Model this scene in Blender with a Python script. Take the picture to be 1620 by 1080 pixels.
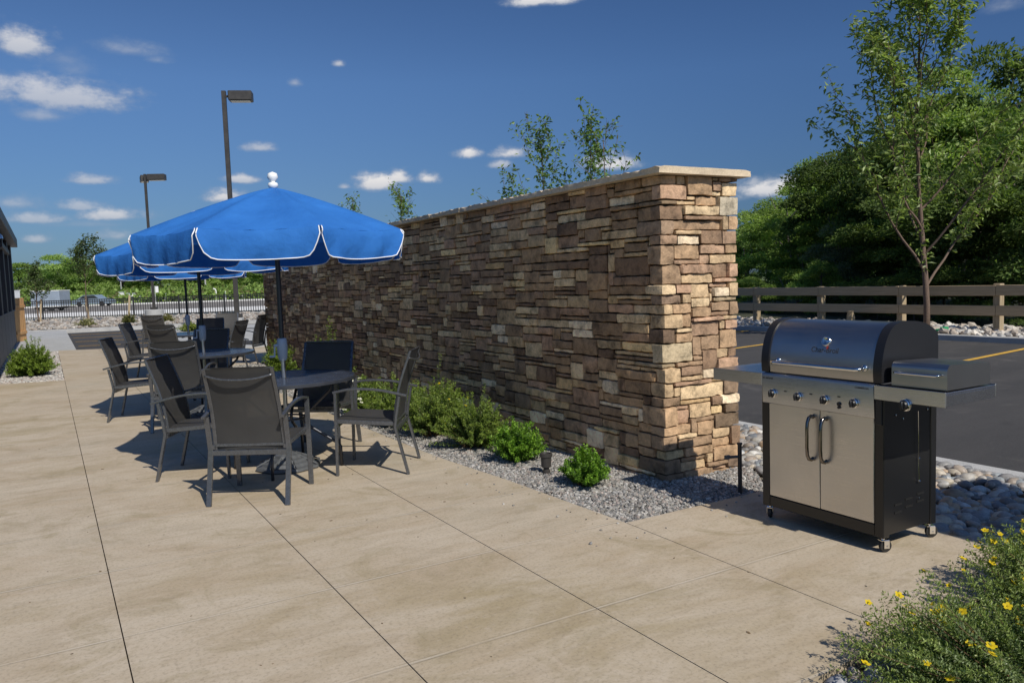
import bpy, bmesh, math, random
import numpy as np
from math import sin, cos, radians, pi, sqrt
from mathutils import Matrix, Vector

random.seed(7)
RS = np.random.RandomState(11)
for o in list(bpy.data.objects):
    bpy.data.objects.remove(o)
S = bpy.context.scene
COL = S.collection

# ------------------------------------------------------------------ camera
H = 1.45
F_, PITCH, ROLL, YAW = 1.15457006, 0.0781915282, -0.0340004535, 0.531343935
def cam_dir(v):
    c, s = cos(ROLL), sin(ROLL); v = (c*v[0]-s*v[1], s*v[0]+c*v[1], v[2])
    c, s = cos(PITCH), sin(PITCH); v = (v[0], c*v[1]-s*v[2], s*v[1]+c*v[2])
    c, s = cos(YAW), sin(YAW)
    return Vector((c*v[0]+s*v[2], -s*v[0]+c*v[2], v[1]))
cd = bpy.data.cameras.new('camera'); cam = bpy.data.objects.new('camera', cd); COL.objects.link(cam)
R_, U_, B_ = cam_dir((1, 0, 0)), cam_dir((0, 1, 0)), -cam_dir((0, 0, 1))
m = Matrix((R_, U_, B_)).transposed().to_4x4(); m.translation = Vector((0, 0, H))
cam.matrix_world = m
cd.sensor_width = 36; cd.lens = 36*F_*1080/1620; cd.clip_start = 0.05; cd.clip_end = 2000
S.camera = cam
DEP = Vector((sin(YAW), cos(YAW), 0)); LAT = Vector((cos(YAW), -sin(YAW), 0))
def far(dep, lat, z=0.0):
    p = DEP*dep + LAT*lat
    return Vector((p.x, p.y, z))

# ------------------------------------------------------------------ node helper
class NT:
    def __init__(s, tree): s.t = tree; s.n = tree.nodes; s.l = tree.links
    def node(s, typ, props=None, **ins):
        nd = s.n.new(typ)
        for k, v in (props or {}).items(): setattr(nd, k, v)
        for k, v in ins.items():
            k2 = int(k[1:]) if k[0] == '_' and k[1:].isdigit() else k.replace('_', ' ')
            s.set(nd.inputs[k2], v)
        return nd
    def set(s, sock, v):
        if isinstance(v, bpy.types.NodeSocket): s.l.new(v, sock)
        elif isinstance(v, bpy.types.Node): s.l.new(v.outputs[0], sock)
        else:
            if isinstance(v, (tuple, list)) and len(v) == 3 and len(sock.default_value) == 4: v = (*v, 1)
            sock.default_value = v
    def math(s, op, a, b=0.0, clamp=False):
        return s.node('ShaderNodeMath', dict(operation=op, use_clamp=clamp), _0=a, _1=b).outputs[0]
    def mix(s, f, a, b, mode='MIX'):
        nd = s.n.new('ShaderNodeMix'); nd.data_type = 'RGBA'; nd.blend_type = mode
        s.set(nd.inputs[0], f); s.set(nd.inputs[6], a); s.set(nd.inputs[7], b)
        return nd.outputs[2]
    def ramp(s, f, stops, interp='LINEAR'):
        nd = s.n.new('ShaderNodeValToRGB'); s.set(nd.inputs[0], f); cr = nd.color_ramp; cr.interpolation = interp
        while len(cr.elements) < len(stops): cr.elements.new(0.5)
        for e, (p, c) in zip(cr.elements, stops):
            e.position = p; e.color = (c, c, c, 1) if isinstance(c, (int, float)) else (*c, 1)
        return nd.outputs[0]
    def noise(s, vec, scale, detail=4, rough=0.55, dist=0.0):
        return s.node('ShaderNodeTexNoise', None, Vector=vec, Scale=scale, Detail=detail, Roughness=rough, Distortion=dist).outputs[0]
    def mapping(s, vec, scale=(1, 1, 1), loc=(0, 0, 0), rot=(0, 0, 0)):
        return s.node('ShaderNodeMapping', None, Vector=vec, Location=loc, Rotation=rot, Scale=scale).outputs[0]

# ------------------------------------------------------------------ world / sun
SUN_EL, SUN_AZ = 44.0, 177.5      # az clockwise from +Y
W = bpy.data.worlds.new('World'); S.world = W; W.use_nodes = True
nt = NT(W.node_tree); nt.n.clear()
sky = nt.node('ShaderNodeTexSky', dict(sky_type='NISHITA', sun_disc=False, sun_elevation=radians(SUN_EL), sun_rotation=radians(SUN_AZ),
      altitude=300, air_density=1.0, dust_density=0.5, ozone_density=3.0))
geo = nt.node('ShaderNodeTexCoord').outputs['Generated']
sep = nt.node('ShaderNodeSeparateXYZ', None, Vector=geo)
az = nt.math('ARCTAN2', sep.outputs[0], sep.outputs[1])
el = nt.math('ARCSINE', sep.outputs[2])
uv = nt.node('ShaderNodeCombineXYZ', None, X=az, Y=el, Z=0.0).outputs[0]
n1 = nt.noise(nt.mapping(uv, (1, 1.6, 1)), 26, 6, 0.62)
n2 = nt.noise(nt.mapping(uv, (1, 1.6, 1), (5.2, 1.3, 0)), 70, 5, 0.6)
wob = nt.math('ADD', nt.math('MULTIPLY', nt.math('SUBTRACT', n1, 0.5), 1.9), nt.math('MULTIPLY', nt.math('SUBTRACT', n2, 0.5), 0.75))
def cam_azel(px, py):
    v = cam_dir(((px-810)/1080, -(py-540)/1080, F_)).normalized()
    return math.atan2(v.x, v.y), math.asin(v.z)
# clouds of this sky: centre direction, half widths (pixels of the photograph / focal length), strength
CL = [(32,72,36,22,.62),(100,95,30,14,.2),(118,112,28,14,.2),(208,80,42,12,.35),(250,96,16,6,.25),(85,155,92,24,.55),(60,182,34,12,.38),(20,155,30,14,.25),
      (145,286,26,8,.5),(415,235,22,8,.5),(537,102,9,6,.55),(466,132,10,6,.4),(385,285,22,7,.6),(352,312,26,12,.7),(600,292,34,15,1.0),(632,284,22,12,.9),(676,283,18,10,.75),(545,296,9,5,.45),
      (742,245,20,9,.75),(808,244,30,10,.75),(792,261,18,7,.5),(968,262,42,13,.95),(855,3,56,9,.9),(1215,300,62,17,.8),(1190,290,30,10,.5),(25,322,36,11,.42),(55,348,42,9,.45),(125,328,28,9,.45),
      (182,342,48,10,.6),(58,380,17,7,.45),(182,374,32,9,.42),(25,348,30,9,.35),(1585,12,22,10,.3),(130,355,60,6,.2)]
dens = None; lit = None
for i, (px, py, a, b, st) in enumerate(CL):
    st = min(1.0, st*1.3+.05); b = b*1.1
    u0, v0 = cam_azel(px, py)
    sx = 1/(a*1.35/1247.0); sy = 1/(b*1.35/1247.0)
    du = nt.math('MULTIPLY', nt.math('SUBTRACT', az, u0), sx)
    dv = nt.math('MULTIPLY', nt.math('SUBTRACT', el, v0), sy)
    dvb = nt.math('MULTIPLY', nt.math('MINIMUM', dv, 0.0), 0.9)      # flatter undersides
    dv2 = nt.math('ADD', dv, dvb)
    d = nt.math('SQRT', nt.math('ADD', nt.math('MULTIPLY', du, du), nt.math('MULTIPLY', dv2, dv2)))
    q = nt.math('SUBTRACT', 1.12, d)
    q = nt.math('ADD', q, nt.math('MULTIPLY', wob, .85))
    q = nt.node('ShaderNodeMapRange', dict(interpolation_type='SMOOTHSTEP'), Value=q, From_Min=0.0, From_Max=.95 if st > .6 else 1.4, To_Min=0.0, To_Max=st).outputs[0]
    dens = q if dens is None else nt.math('MAXIMUM', dens, q)
    sh = nt.math('MULTIPLY', q, nt.math('ADD', nt.math('MULTIPLY', dv, 0.4), 0.6, True))
    lit = sh if lit is None else nt.math('MAXIMUM', lit, sh)
sdv = (sin(radians(SUN_AZ))*cos(radians(SUN_EL)), cos(radians(SUN_AZ))*cos(radians(SUN_EL)), sin(radians(SUN_EL)))
cosg = nt.node('ShaderNodeVectorMath', dict(operation='DOT_PRODUCT'), _0=geo, _1=sdv).outputs['Value']
pol = nt.math('SUBTRACT', 1.0, nt.math('MULTIPLY', cosg, cosg))          # darkest band of the blue sky, a right angle from the sun
skyc = nt.mix(1.0, sky.outputs[0], (0.62, 0.77, 1.0), 'MULTIPLY')
skyc = nt.mix(1.0, skyc, nt.mix(pol, (.86, .87, .85), (.33, .385, .45)), 'MULTIPLY')
hz = nt.mix(nt.node('ShaderNodeMapRange', None, Value=el, From_Min=0.0, From_Max=0.24).outputs[0], (.37, .41, .46), (.94, .92, .87))
skyc = nt.mix(1.0, skyc, hz, 'MULTIPLY')
cl = nt.mix(nt.node('ShaderNodeMapRange', None, Value=lit, From_Min=0.1, From_Max=0.75).outputs[0], (1.9, 2.3, 3.0), (4.9, 4.8, 4.8))
fin = nt.mix(dens, skyc, cl)
bg = nt.node('ShaderNodeBackground', None, Color=fin, Strength=0.13)
out = nt.node('ShaderNodeOutputWorld', None, Surface=bg.outputs[0])

sl = bpy.data.lights.new('sun', 'SUN'); sl.energy = 3.5; sl.angle = radians(0.5); sl.color = (1.0, 0.945, 0.85)
sun = bpy.data.objects.new('sun', sl); COL.objects.link(sun)
sd = Vector((sin(radians(SUN_AZ))*cos(radians(SUN_EL)), cos(radians(SUN_AZ))*cos(radians(SUN_EL)), sin(radians(SUN_EL))))
sun.rotation_euler = sd.to_track_quat('Z', 'Y').to_euler(); sun.location = (0, -20, 20)
S.view_settings.view_transform = 'Standard'; S.view_settings.look = 'None'; S.view_settings.exposure = 0.30; S.view_settings.gamma = 1.0

# ------------------------------------------------------------------ materials
MATS = {}
def mat(name, col=(.5, .5, .5), rough=.6, metal=0.0, fn=None, spec=.5, bump=None, var=None):
    if name in MATS: return MATS[name]
    m = bpy.data.materials.new(name); m.use_nodes = True; t = NT(m.node_tree); t.n.clear()
    p = t.node('ShaderNodeBsdfPrincipled', None, Base_Color=col, Roughness=rough, Metallic=metal)
    p.inputs['Specular IOR Level'].default_value = spec
    o = t.node('ShaderNodeOutputMaterial', None, Surface=p.outputs[0])
    oc = t.node('ShaderNodeTexCoord').outputs['Object']
    if var:   # (scale, amount) brightness variation and faint roughness variation
        n = t.noise(oc, var[0], 5, .6)
        f = t.node('ShaderNodeMapRange', None, Value=n, From_Min=.3, From_Max=.7, To_Min=1-var[1], To_Max=1+var[1]).outputs[0]
        t.set(p.inputs['Base Color'], t.mix(1.0, (*col, 1), f, 'MULTIPLY'))
        t.set(p.inputs['Roughness'], t.math('ADD', t.math('MULTIPLY', n, .2), rough-.1))
    if bump:
        n = t.noise(oc, bump[0], 4, .6)
        t.set(p.inputs['Normal'], t.node('ShaderNodeBump', None, Height=n, Strength=bump[1], Distance=bump[2] if len(bump) > 2 else .002))
    if fn: fn(t, p, oc, o)
    MATS[name] = m
    return m

def f_concrete(t, p, oc, o):
    wp = t.node('ShaderNodeNewGeometry').outputs['Position']
    a = t.noise(wp, .55, 5, .6, .4); b = t.noise(t.mapping(wp, (.8, 1.7, 1)), 1.3, 6, .68, .9); c = t.noise(t.mapping(wp, (1, 3.2, 1), (3, 7, 0)), 3.2, 6, .7, .8)
    d = t.noise(wp, 60, 3, .7); e = t.noise(wp, 2.1, 6, .7, 1.2)
    base = t.ramp(a, [(.32, (.375, .30, .180)), (.5, (.445, .355, .245)), (.66, (.43, .375, .285))])
    base = t.mix(t.ramp(b, [(.38, 0.0), (.62, 1.0)]), base, (.50, .42, .315))
    base = t.mix(t.ramp(c, [(.50, 0.0), (.72, .55)]), base, (.30, .235, .15))
    base = t.mix(t.ramp(e, [(.52, 0.0), (.70, .7)]), base, (.31, .25, .145))
    base = t.mix(t.ramp(t.noise(t.mapping(wp, (1.2, 4.5, 1), (9, 2, 0)), 4.5, 5, .7, .4), [(.60, 0.0), (.72, .35)]), base, (.52, .44, .36))
    base = t.mix(t.ramp(d, [(.33, .35), (.5, 0.0)]), base, (.16, .125, .085))
    # tooled cross joints every 0.914 m along y and slab-to-slab tint
    sp = t.node('ShaderNodeSeparateXYZ', None, Vector=wp)
    yy = t.math('FRACT', t.math('DIVIDE', t.math('ADD', sp.outputs[1], 0.011+.457), .914))
    dist = t.math('ABSOLUTE', t.math('SUBTRACT', yy, .5))
    wide = t.node('ShaderNodeMapRange', None, Value=dist, From_Min=.005, From_Max=.010, To_Min=1.0, To_Max=0.0).outputs[0]
    brk = t.ramp(t.noise(wp, 3.0, 3, .6), [(.42, 0.35), (.6, 1.0)])
    pit = t.noise(wp, 17, 4, .75)
    base = t.mix(t.ramp(pit, [(.60, 0.0), (.74, .38)]), base, (.25, .19, .12))
    base = t.mix(t.ramp(t.noise(wp, 34, 3, .7), [(.58, 0.0), (.75, .30)]), base, (.62, .54, .44))
    base = t.mix(t.math('MULTIPLY', wide, t.math('MULTIPLY', brk, .5)), base, (.56, .50, .41))
    joint_shade = t.node('ShaderNodeMapRange', None, Value=t.math('ABSOLUTE', t.math('SUBTRACT', dist, .012)), From_Min=.0, From_Max=.007, To_Min=.75, To_Max=0.0).outputs[0]  # thin shade line painted into the colour beside each cross joint
    base = t.mix(t.math('MULTIPLY', joint_shade, brk), base, (.22, .18, .12))
    t.set(p.inputs['Base Color'], base)
    t.set(p.inputs['Roughness'], t.ramp(b, [(.3, .62), (.7, .85)]))
    hgt = t.math('ADD', t.math('MULTIPLY', d, .25), t.math('ADD', c, t.math('MULTIPLY', wide, -.5)))
    t.set(p.inputs['Normal'], t.node('ShaderNodeBump', None, Height=hgt, Strength=.35, Distance=.004))
M_patio = mat('stained_concrete', fn=f_concrete, rough=.75)
def f_grey(c1, c2, sc=3.0, speck=None):
    def f(t, p, oc, o):
        wp = t.node('ShaderNodeNewGeometry').outputs['Position']
        a = t.noise(wp, sc, 6, .65, .5); d = t.noise(wp, sc*40, 3, .7)
        b = t.ramp(a, [(.3, c1), (.7, c2)])
        b = t.mix(t.ramp(d, [(.3, .5), (.5, 0.0)]), b, tuple(x*.55 for x in c1))
        b = t.mix(t.ramp(d, [(.55, 0.0), (.75, .5)]), b, tuple(min(1, x*1.7) for x in c2))
        t.set(p.inputs['Base Color'], b)
        t.set(p.inputs['Normal'], t.node('ShaderNodeBump', None, Height=d, Strength=.5, Distance=.004))
    return f
M_walk = mat('grey_concrete', rough=.85, fn=f_grey((.34, .34, .33), (.43, .43, .42), 1.2))
M_kerb = mat('kerb_concrete', rough=.85, fn=f_grey((.36, .355, .34), (.5, .49, .47), 2.5))
def f_asphalt(t, p, oc, o):
    wp = t.node('ShaderNodeNewGeometry').outputs['Position']
    a = t.noise(t.mapping(wp, (.35, 1.3, 1)), .8, 6, .65, .4); d = t.noise(wp, 130, 2, .7)
    b = t.ramp(a, [(.3, (.035, .033, .032)), (.7, (.060, .055, .052))])
    b = t.mix(t.ramp(d, [(.55, 0.0), (.8, .6)]), b, (.17, .165, .155))
    b = t.mix(t.ramp(t.noise(wp, .9, 5, .75, 1.5), [(.56, 0.0), (.70, .6)]), b, (.11, .10, .09))
    b = t.mix(t.ramp(t.noise(wp, .45, 4, .6, 2.0), [(.62, 0.0), (.70, .6)]), b, (.028, .027, .027))
    t.set(p.inputs['Base Color'], b); t.set(p.inputs['Normal'], t.node('ShaderNodeBump', None, Height=d, Strength=.6, Distance=.004))
M_asph = mat('asphalt', rough=.85, fn=f_asphalt)
M_gap = mat('joint_dirt', (.085, .07, .05), .95)
M_soil = mat('soil', rough=.95, fn=f_grey((.10, .085, .065), (.17, .15, .12), 8))
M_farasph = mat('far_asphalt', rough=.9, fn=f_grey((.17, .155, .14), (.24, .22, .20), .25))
M_farwalk = mat('far_concrete', (.72, .71, .68), .85, var=(.5, .06))
M_grassland = mat('dry_grass_ground', rough=.95, fn=f_grey((.075, .11, .035), (.15, .19, .07), .12))
M_woodfloor = mat('wood_floor_ground', rough=.95, fn=f_grey((.03, .035, .015), (.06, .06, .03), .8))
M_yellow = mat('yellow_line_paint', (.62, .36, .05), .8, var=(14, .22))
M_whitepaint = mat('white_paint', (.78, .78, .76), .5, var=(3, .05))

def f_vcol(rough_lo=.7, rough_hi=.95, mott=.35, scale=22, bump=.6, bd=.006, grain=90):
    def f(t, p, oc, o):
        vc = t.node('ShaderNodeVertexColor', dict(layer_name='Col')).outputs[0]
        n = t.noise(oc, scale, 6, .7, .3); g = t.noise(oc, grain, 4, .7)
        c = t.mix(1.0, vc, t.ramp(n, [(.28, 1-mott*1.15), (.5, 1.0), (.72, 1+mott*.75)]), 'MULTIPLY')
        c = t.mix(1.0, c, t.ramp(g, [(.3, .82), (.7, 1.15)]), 'MULTIPLY')
        t.set(p.inputs['Base Color'], c); t.set(p.inputs['Roughness'], t.ramp(n, [(.3, rough_lo), (.7, rough_hi)]))
        h = t.math('ADD', n, t.math('MULTIPLY', g, .35))
        t.set(p.inputs['Normal'], t.node('ShaderNodeBump', None, Height=h, Strength=bump, Distance=bd))
    return f
M_stone = mat('ledge_stone', fn=f_vcol(scale=10, mott=.62, bd=.014, bump=.9, grain=60), spec=.25)
M_cope = mat('coping_stone', fn=f_vcol(scale=9, mott=.2, bd=.008), spec=.25)
M_core = mat('mortar_shadow', (.09, .072, .052), .95)
M_pebble = mat('pebbles', fn=f_vcol(.65, .9, .25, 40, .3, .002, 200), spec=.3)
M_cobble = mat('cobbles', fn=f_vcol(.4, .62, .3, 14, .35, .004, 70), spec=.42)

def leafmat(name, trans=.35, rough=.5, spec=.3):
    m = bpy.data.materials.new(name); m.use_nodes = True; t = NT(m.node_tree); t.n.clear()
    vc = t.node('ShaderNodeVertexColor', dict(layer_name='Col')).outputs[0]
    p = t.node('ShaderNodeBsdfPrincipled', None, Base_Color=vc, Roughness=rough); p.inputs['Specular IOR Level'].default_value = spec
    tc = t.mix(1.0, vc, (1.25, 1.35, .55), 'MULTIPLY')
    tr = t.node('ShaderNodeBsdfTranslucent', None, Color=tc)
    mx = t.node('ShaderNodeMixShader', None, _0=trans, _1=p.outputs[0], _2=tr.outputs[0])
    t.node('ShaderNodeOutputMaterial', None, Surface=mx.outputs[0])
    return m
M_leaf = leafmat('leaf', .38, .42, .4); M_leaf_far = leafmat('leaf_far', .45, .7, .12); M_petal = leafmat('petal', .3, .6, .2)
M_bark = mat('bark', fn=f_vcol(.8, .95, .3, 30, .8, .01), spec=.2)

def f_brushed(axis_scale, c=(.62, .60, .57), r0=.22, r1=.36, warm=0.0):
    def f(t, p, oc, o):
        n = t.noise(t.mapping(oc, axis_scale), 1.0, 3, .7)
        s = t.noise(oc, 2.2, 4, .6, .6); sm = t.noise(oc, 9, 3, .6)
        t.set(p.inputs['Base Color'], t.mix(t.ramp(s, [(.4, 0.0), (.65, .6)]), c, tuple(x*.86 for x in c)))
        r = t.math('ADD', t.ramp(n, [(.3, r0), (.7, r1)]), t.math('MULTIPLY', sm, .08))
        t.set(p.inputs['Roughness'], r)
        t.set(p.inputs['Normal'], t.node('ShaderNodeBump', None, Height=n, Strength=.08, Distance=.0006))
    return f
M_steel = mat('brushed_steel', metal=1.0, fn=f_brushed((4, 4, 500)))            # grain across y
M_steelh = mat('brushed_steel_horizontal', metal=1.0, fn=f_brushed((300, 3, 300), (.56, .56, .57), .2, .32))
M_hood = mat('hood_steel', metal=1.0, fn=f_brushed((260, 3, 260), (.47, .455, .44), .24, .36))
M_chrome = mat('chrome', (.78, .77, .75), .08, 1.0)
M_dchrome = mat('smoked_chrome', (.20, .18, .165), .16, 1.0)
M_blackpaint = mat('black_enamel', (.012, .012, .012), .3, 0.0)
M_blackcast = mat('black_cast', (.014, .014, .016), .42, 0.0, bump=(120, .3, .001))
M_x = None
M_rubber = mat('black_rubber', (.02, .02, .02), .6)
M_dark = mat('dark_print', (.05, .045, .04), .5)
M_red = mat('red_print', (.55, .05, .03), .5)
M_frame = mat('charcoal_metal', (.13, .135, .145), .27, .6, var=(40, .12))
M_poled = mat('pole_dark', (.05, .052, .06), .28, .5)
M_pols = mat('pole_silver', (.55, .56, .58), .28, .9)
M_crank = mat('grey_plastic', (.44, .47, .51), .45)
M_basep = mat('base_grey', (.10, .105, .11), .45, .1, var=(30, .2))
M_tabletop = mat('table_coat', (.06, .066, .08), .24, .35, var=(12, .15))
M_lampm = mat('bronze_paint', (.055, .05, .045), .45, .2, var=(6, .15))
M_glass = mat('window_glass', (.03, .035, .04), .06, 0.0, spec=.9)
M_white = mat('white_coat', (.82, .82, .80), .5)
M_wood = mat('weathered_rail_wood', rough=.85, fn=lambda t, p, oc, o: (
    t.set(p.inputs['Base Color'], t.mix(t.ramp(t.noise(t.mapping(t.node('ShaderNodeNewGeometry').outputs['Position'], (14, .7, 30)), 2, 5, .7, .6), [(.35, 0.0), (.68, 1.0)]), (.38, .275, .155), (.56, .42, .26))),
    t.set(p.inputs['Normal'], t.node('ShaderNodeBump', None, Height=t.noise(t.mapping(oc, (20, 1, 40)), 2, 4, .7), Strength=.4, Distance=.005))))
M_postwood = mat('post_wood', rough=.85, fn=lambda t, p, oc, o: (
    t.set(p.inputs['Base Color'], t.mix(t.ramp(t.noise(t.mapping(oc, (18, 18, 1)), 2, 5, .7, .6), [(.35, 0.0), (.7, 1.0)]), (.30, .225, .13), (.47, .37, .24))),))
M_gate = mat('orange_wood', rough=.8, fn=lambda t, p, oc, o: (
    t.set(p.inputs['Base Color'], t.mix(t.ramp(t.noise(t.mapping(oc, (14, 14, 1)), 2, 5, .7, .6), [(.35, 0.0), (.7, 1.0)]), (.50, .27, .10), (.68, .40, .17))),))

def f_canvas(t, p, oc, o):
    n = t.noise(oc, 3.5, 5, .6); w = t.noise(oc, 400, 2, .5)
    t.set(p.inputs['Base Color'], t.mix(t.ramp(n, [(.3, 0.0), (.7, 1.0)]), (.030, .165, .52), (.042, .21, .62)))
    t.set(p.inputs['Normal'], t.node('ShaderNodeBump', None, Height=t.math('ADD', t.math('MULTIPLY', w, .1), t.noise(oc, 9, 3, .5)), Strength=.6, Distance=.022))
    tr = t.node('ShaderNodeBsdfTranslucent', None, Color=(.02, .16, .60))
    mx = t.node('ShaderNodeMixShader', None, _0=.22, _1=p.outputs[0], _2=tr.outputs[0])
    t.set(o.inputs[0], mx.outputs[0])
M_canvas = mat('blue_canvas', rough=.8, fn=f_canvas, spec=.2)
M_piping = mat('white_piping', (.85, .86, .88), .6)
def f_sling(t, p, oc, o):
    w = t.node('ShaderNodeTexWave', dict(wave_type='BANDS', bands_direction='X'), Vector=oc, Scale=140, Distortion=0).outputs[1]
    v = t.node('ShaderNodeTexWave', dict(wave_type='BANDS', bands_direction='Z'), Vector=oc, Scale=140, Distortion=0).outputs[1]
    n = t.noise(oc, 5, 4, .6)
    t.set(p.inputs['Base Color'], t.mix(n, (.058, .056, .054), (.10, .098, .094)))
    t.set(p.inputs['Normal'], t.node('ShaderNodeBump', None, Height=t.math('ADD', w, v), Strength=.2, Distance=.0008))
    tr = t.node('ShaderNodeBsdfTransparent', None, Color=(1, 1, 1))
    tl = t.node('ShaderNodeBsdfTranslucent', None, Color=(.16, .15, .14))
    m1 = t.node('ShaderNodeMixShader', None, _0=.35, _1=p.outputs[0], _2=tl.outputs[0])
    mx = t.node('ShaderNodeMixShader', None, _0=.13, _1=m1.outputs[0], _2=tr.outputs[0])
    t.set(o.inputs[0], mx.outputs[0])
M_sling = mat('mesh_sling', rough=.55, fn=f_sling, spec=.5)

# ------------------------------------------------------------------ object helpers
def tag(o, label=None, cat=None, group=None, kind=None):
    if label: o['label'] = label
    if cat: o['category'] = cat
    if group: o['group'] = group
    if kind: o['kind'] = kind
    return o
def link(name, me, parent=None, mats=()):
    o = bpy.data.objects.new(name, me); COL.objects.link(o)
    for m_ in (mats if isinstance(mats, (list, tuple)) else [mats]): me.materials.append(m_)
    if parent: o.parent = parent
    return o
def empty(name, loc=(0, 0, 0), rz=0.0, **k):
    o = bpy.data.objects.new(name, None); COL.objects.link(o); o.location = loc; o.rotation_euler = (0, 0, rz)
    o.empty_display_size = .2
    return tag(o, **k)
def copy_tree(o, parent=None, skip=()):
    c = o.copy(); COL.objects.link(c)
    if parent is not None: c.parent = parent
    for ch in list(o.children): copy_tree(ch, c)
    return c
def npmesh(name, V, F, smooth=False, col=None):
    """V (n,3); F list of int arrays (m,k)"""
    me = bpy.data.meshes.new(name)
    V = np.asarray(V, np.float32); me.vertices.add(len(V)); me.vertices.foreach_set('co', V.ravel())
    F = [np.asarray(f, np.int32) for f in (F if isinstance(F, list) else [F]) if len(f)]
    nl = sum(f.size for f in F); npoly = sum(len(f) for f in F)
    me.loops.add(nl); me.polygons.add(npoly)
    me.loops.foreach_set('vertex_index', np.concatenate([f.ravel() for f in F]))
    tot = np.concatenate([np.full(len(f), f.shape[1], np.int32) for f in F])
    st = np.concatenate([[0], np.cumsum(tot)[:-1]]).astype(np.int32)
    me.polygons.foreach_set('loop_start', st); me.polygons.foreach_set('loop_total', tot)
    me.polygons.foreach_set('use_smooth', np.full(npoly, bool(smooth)))
    me.update(calc_edges=True)
    if col is not None:
        c = np.ones((len(V), 4), np.float32); c[:, :3] = col
        ca = me.color_attributes.new('Col', 'FLOAT_COLOR', 'POINT'); ca.data.foreach_set('color', c.ravel())
    return me

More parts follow.
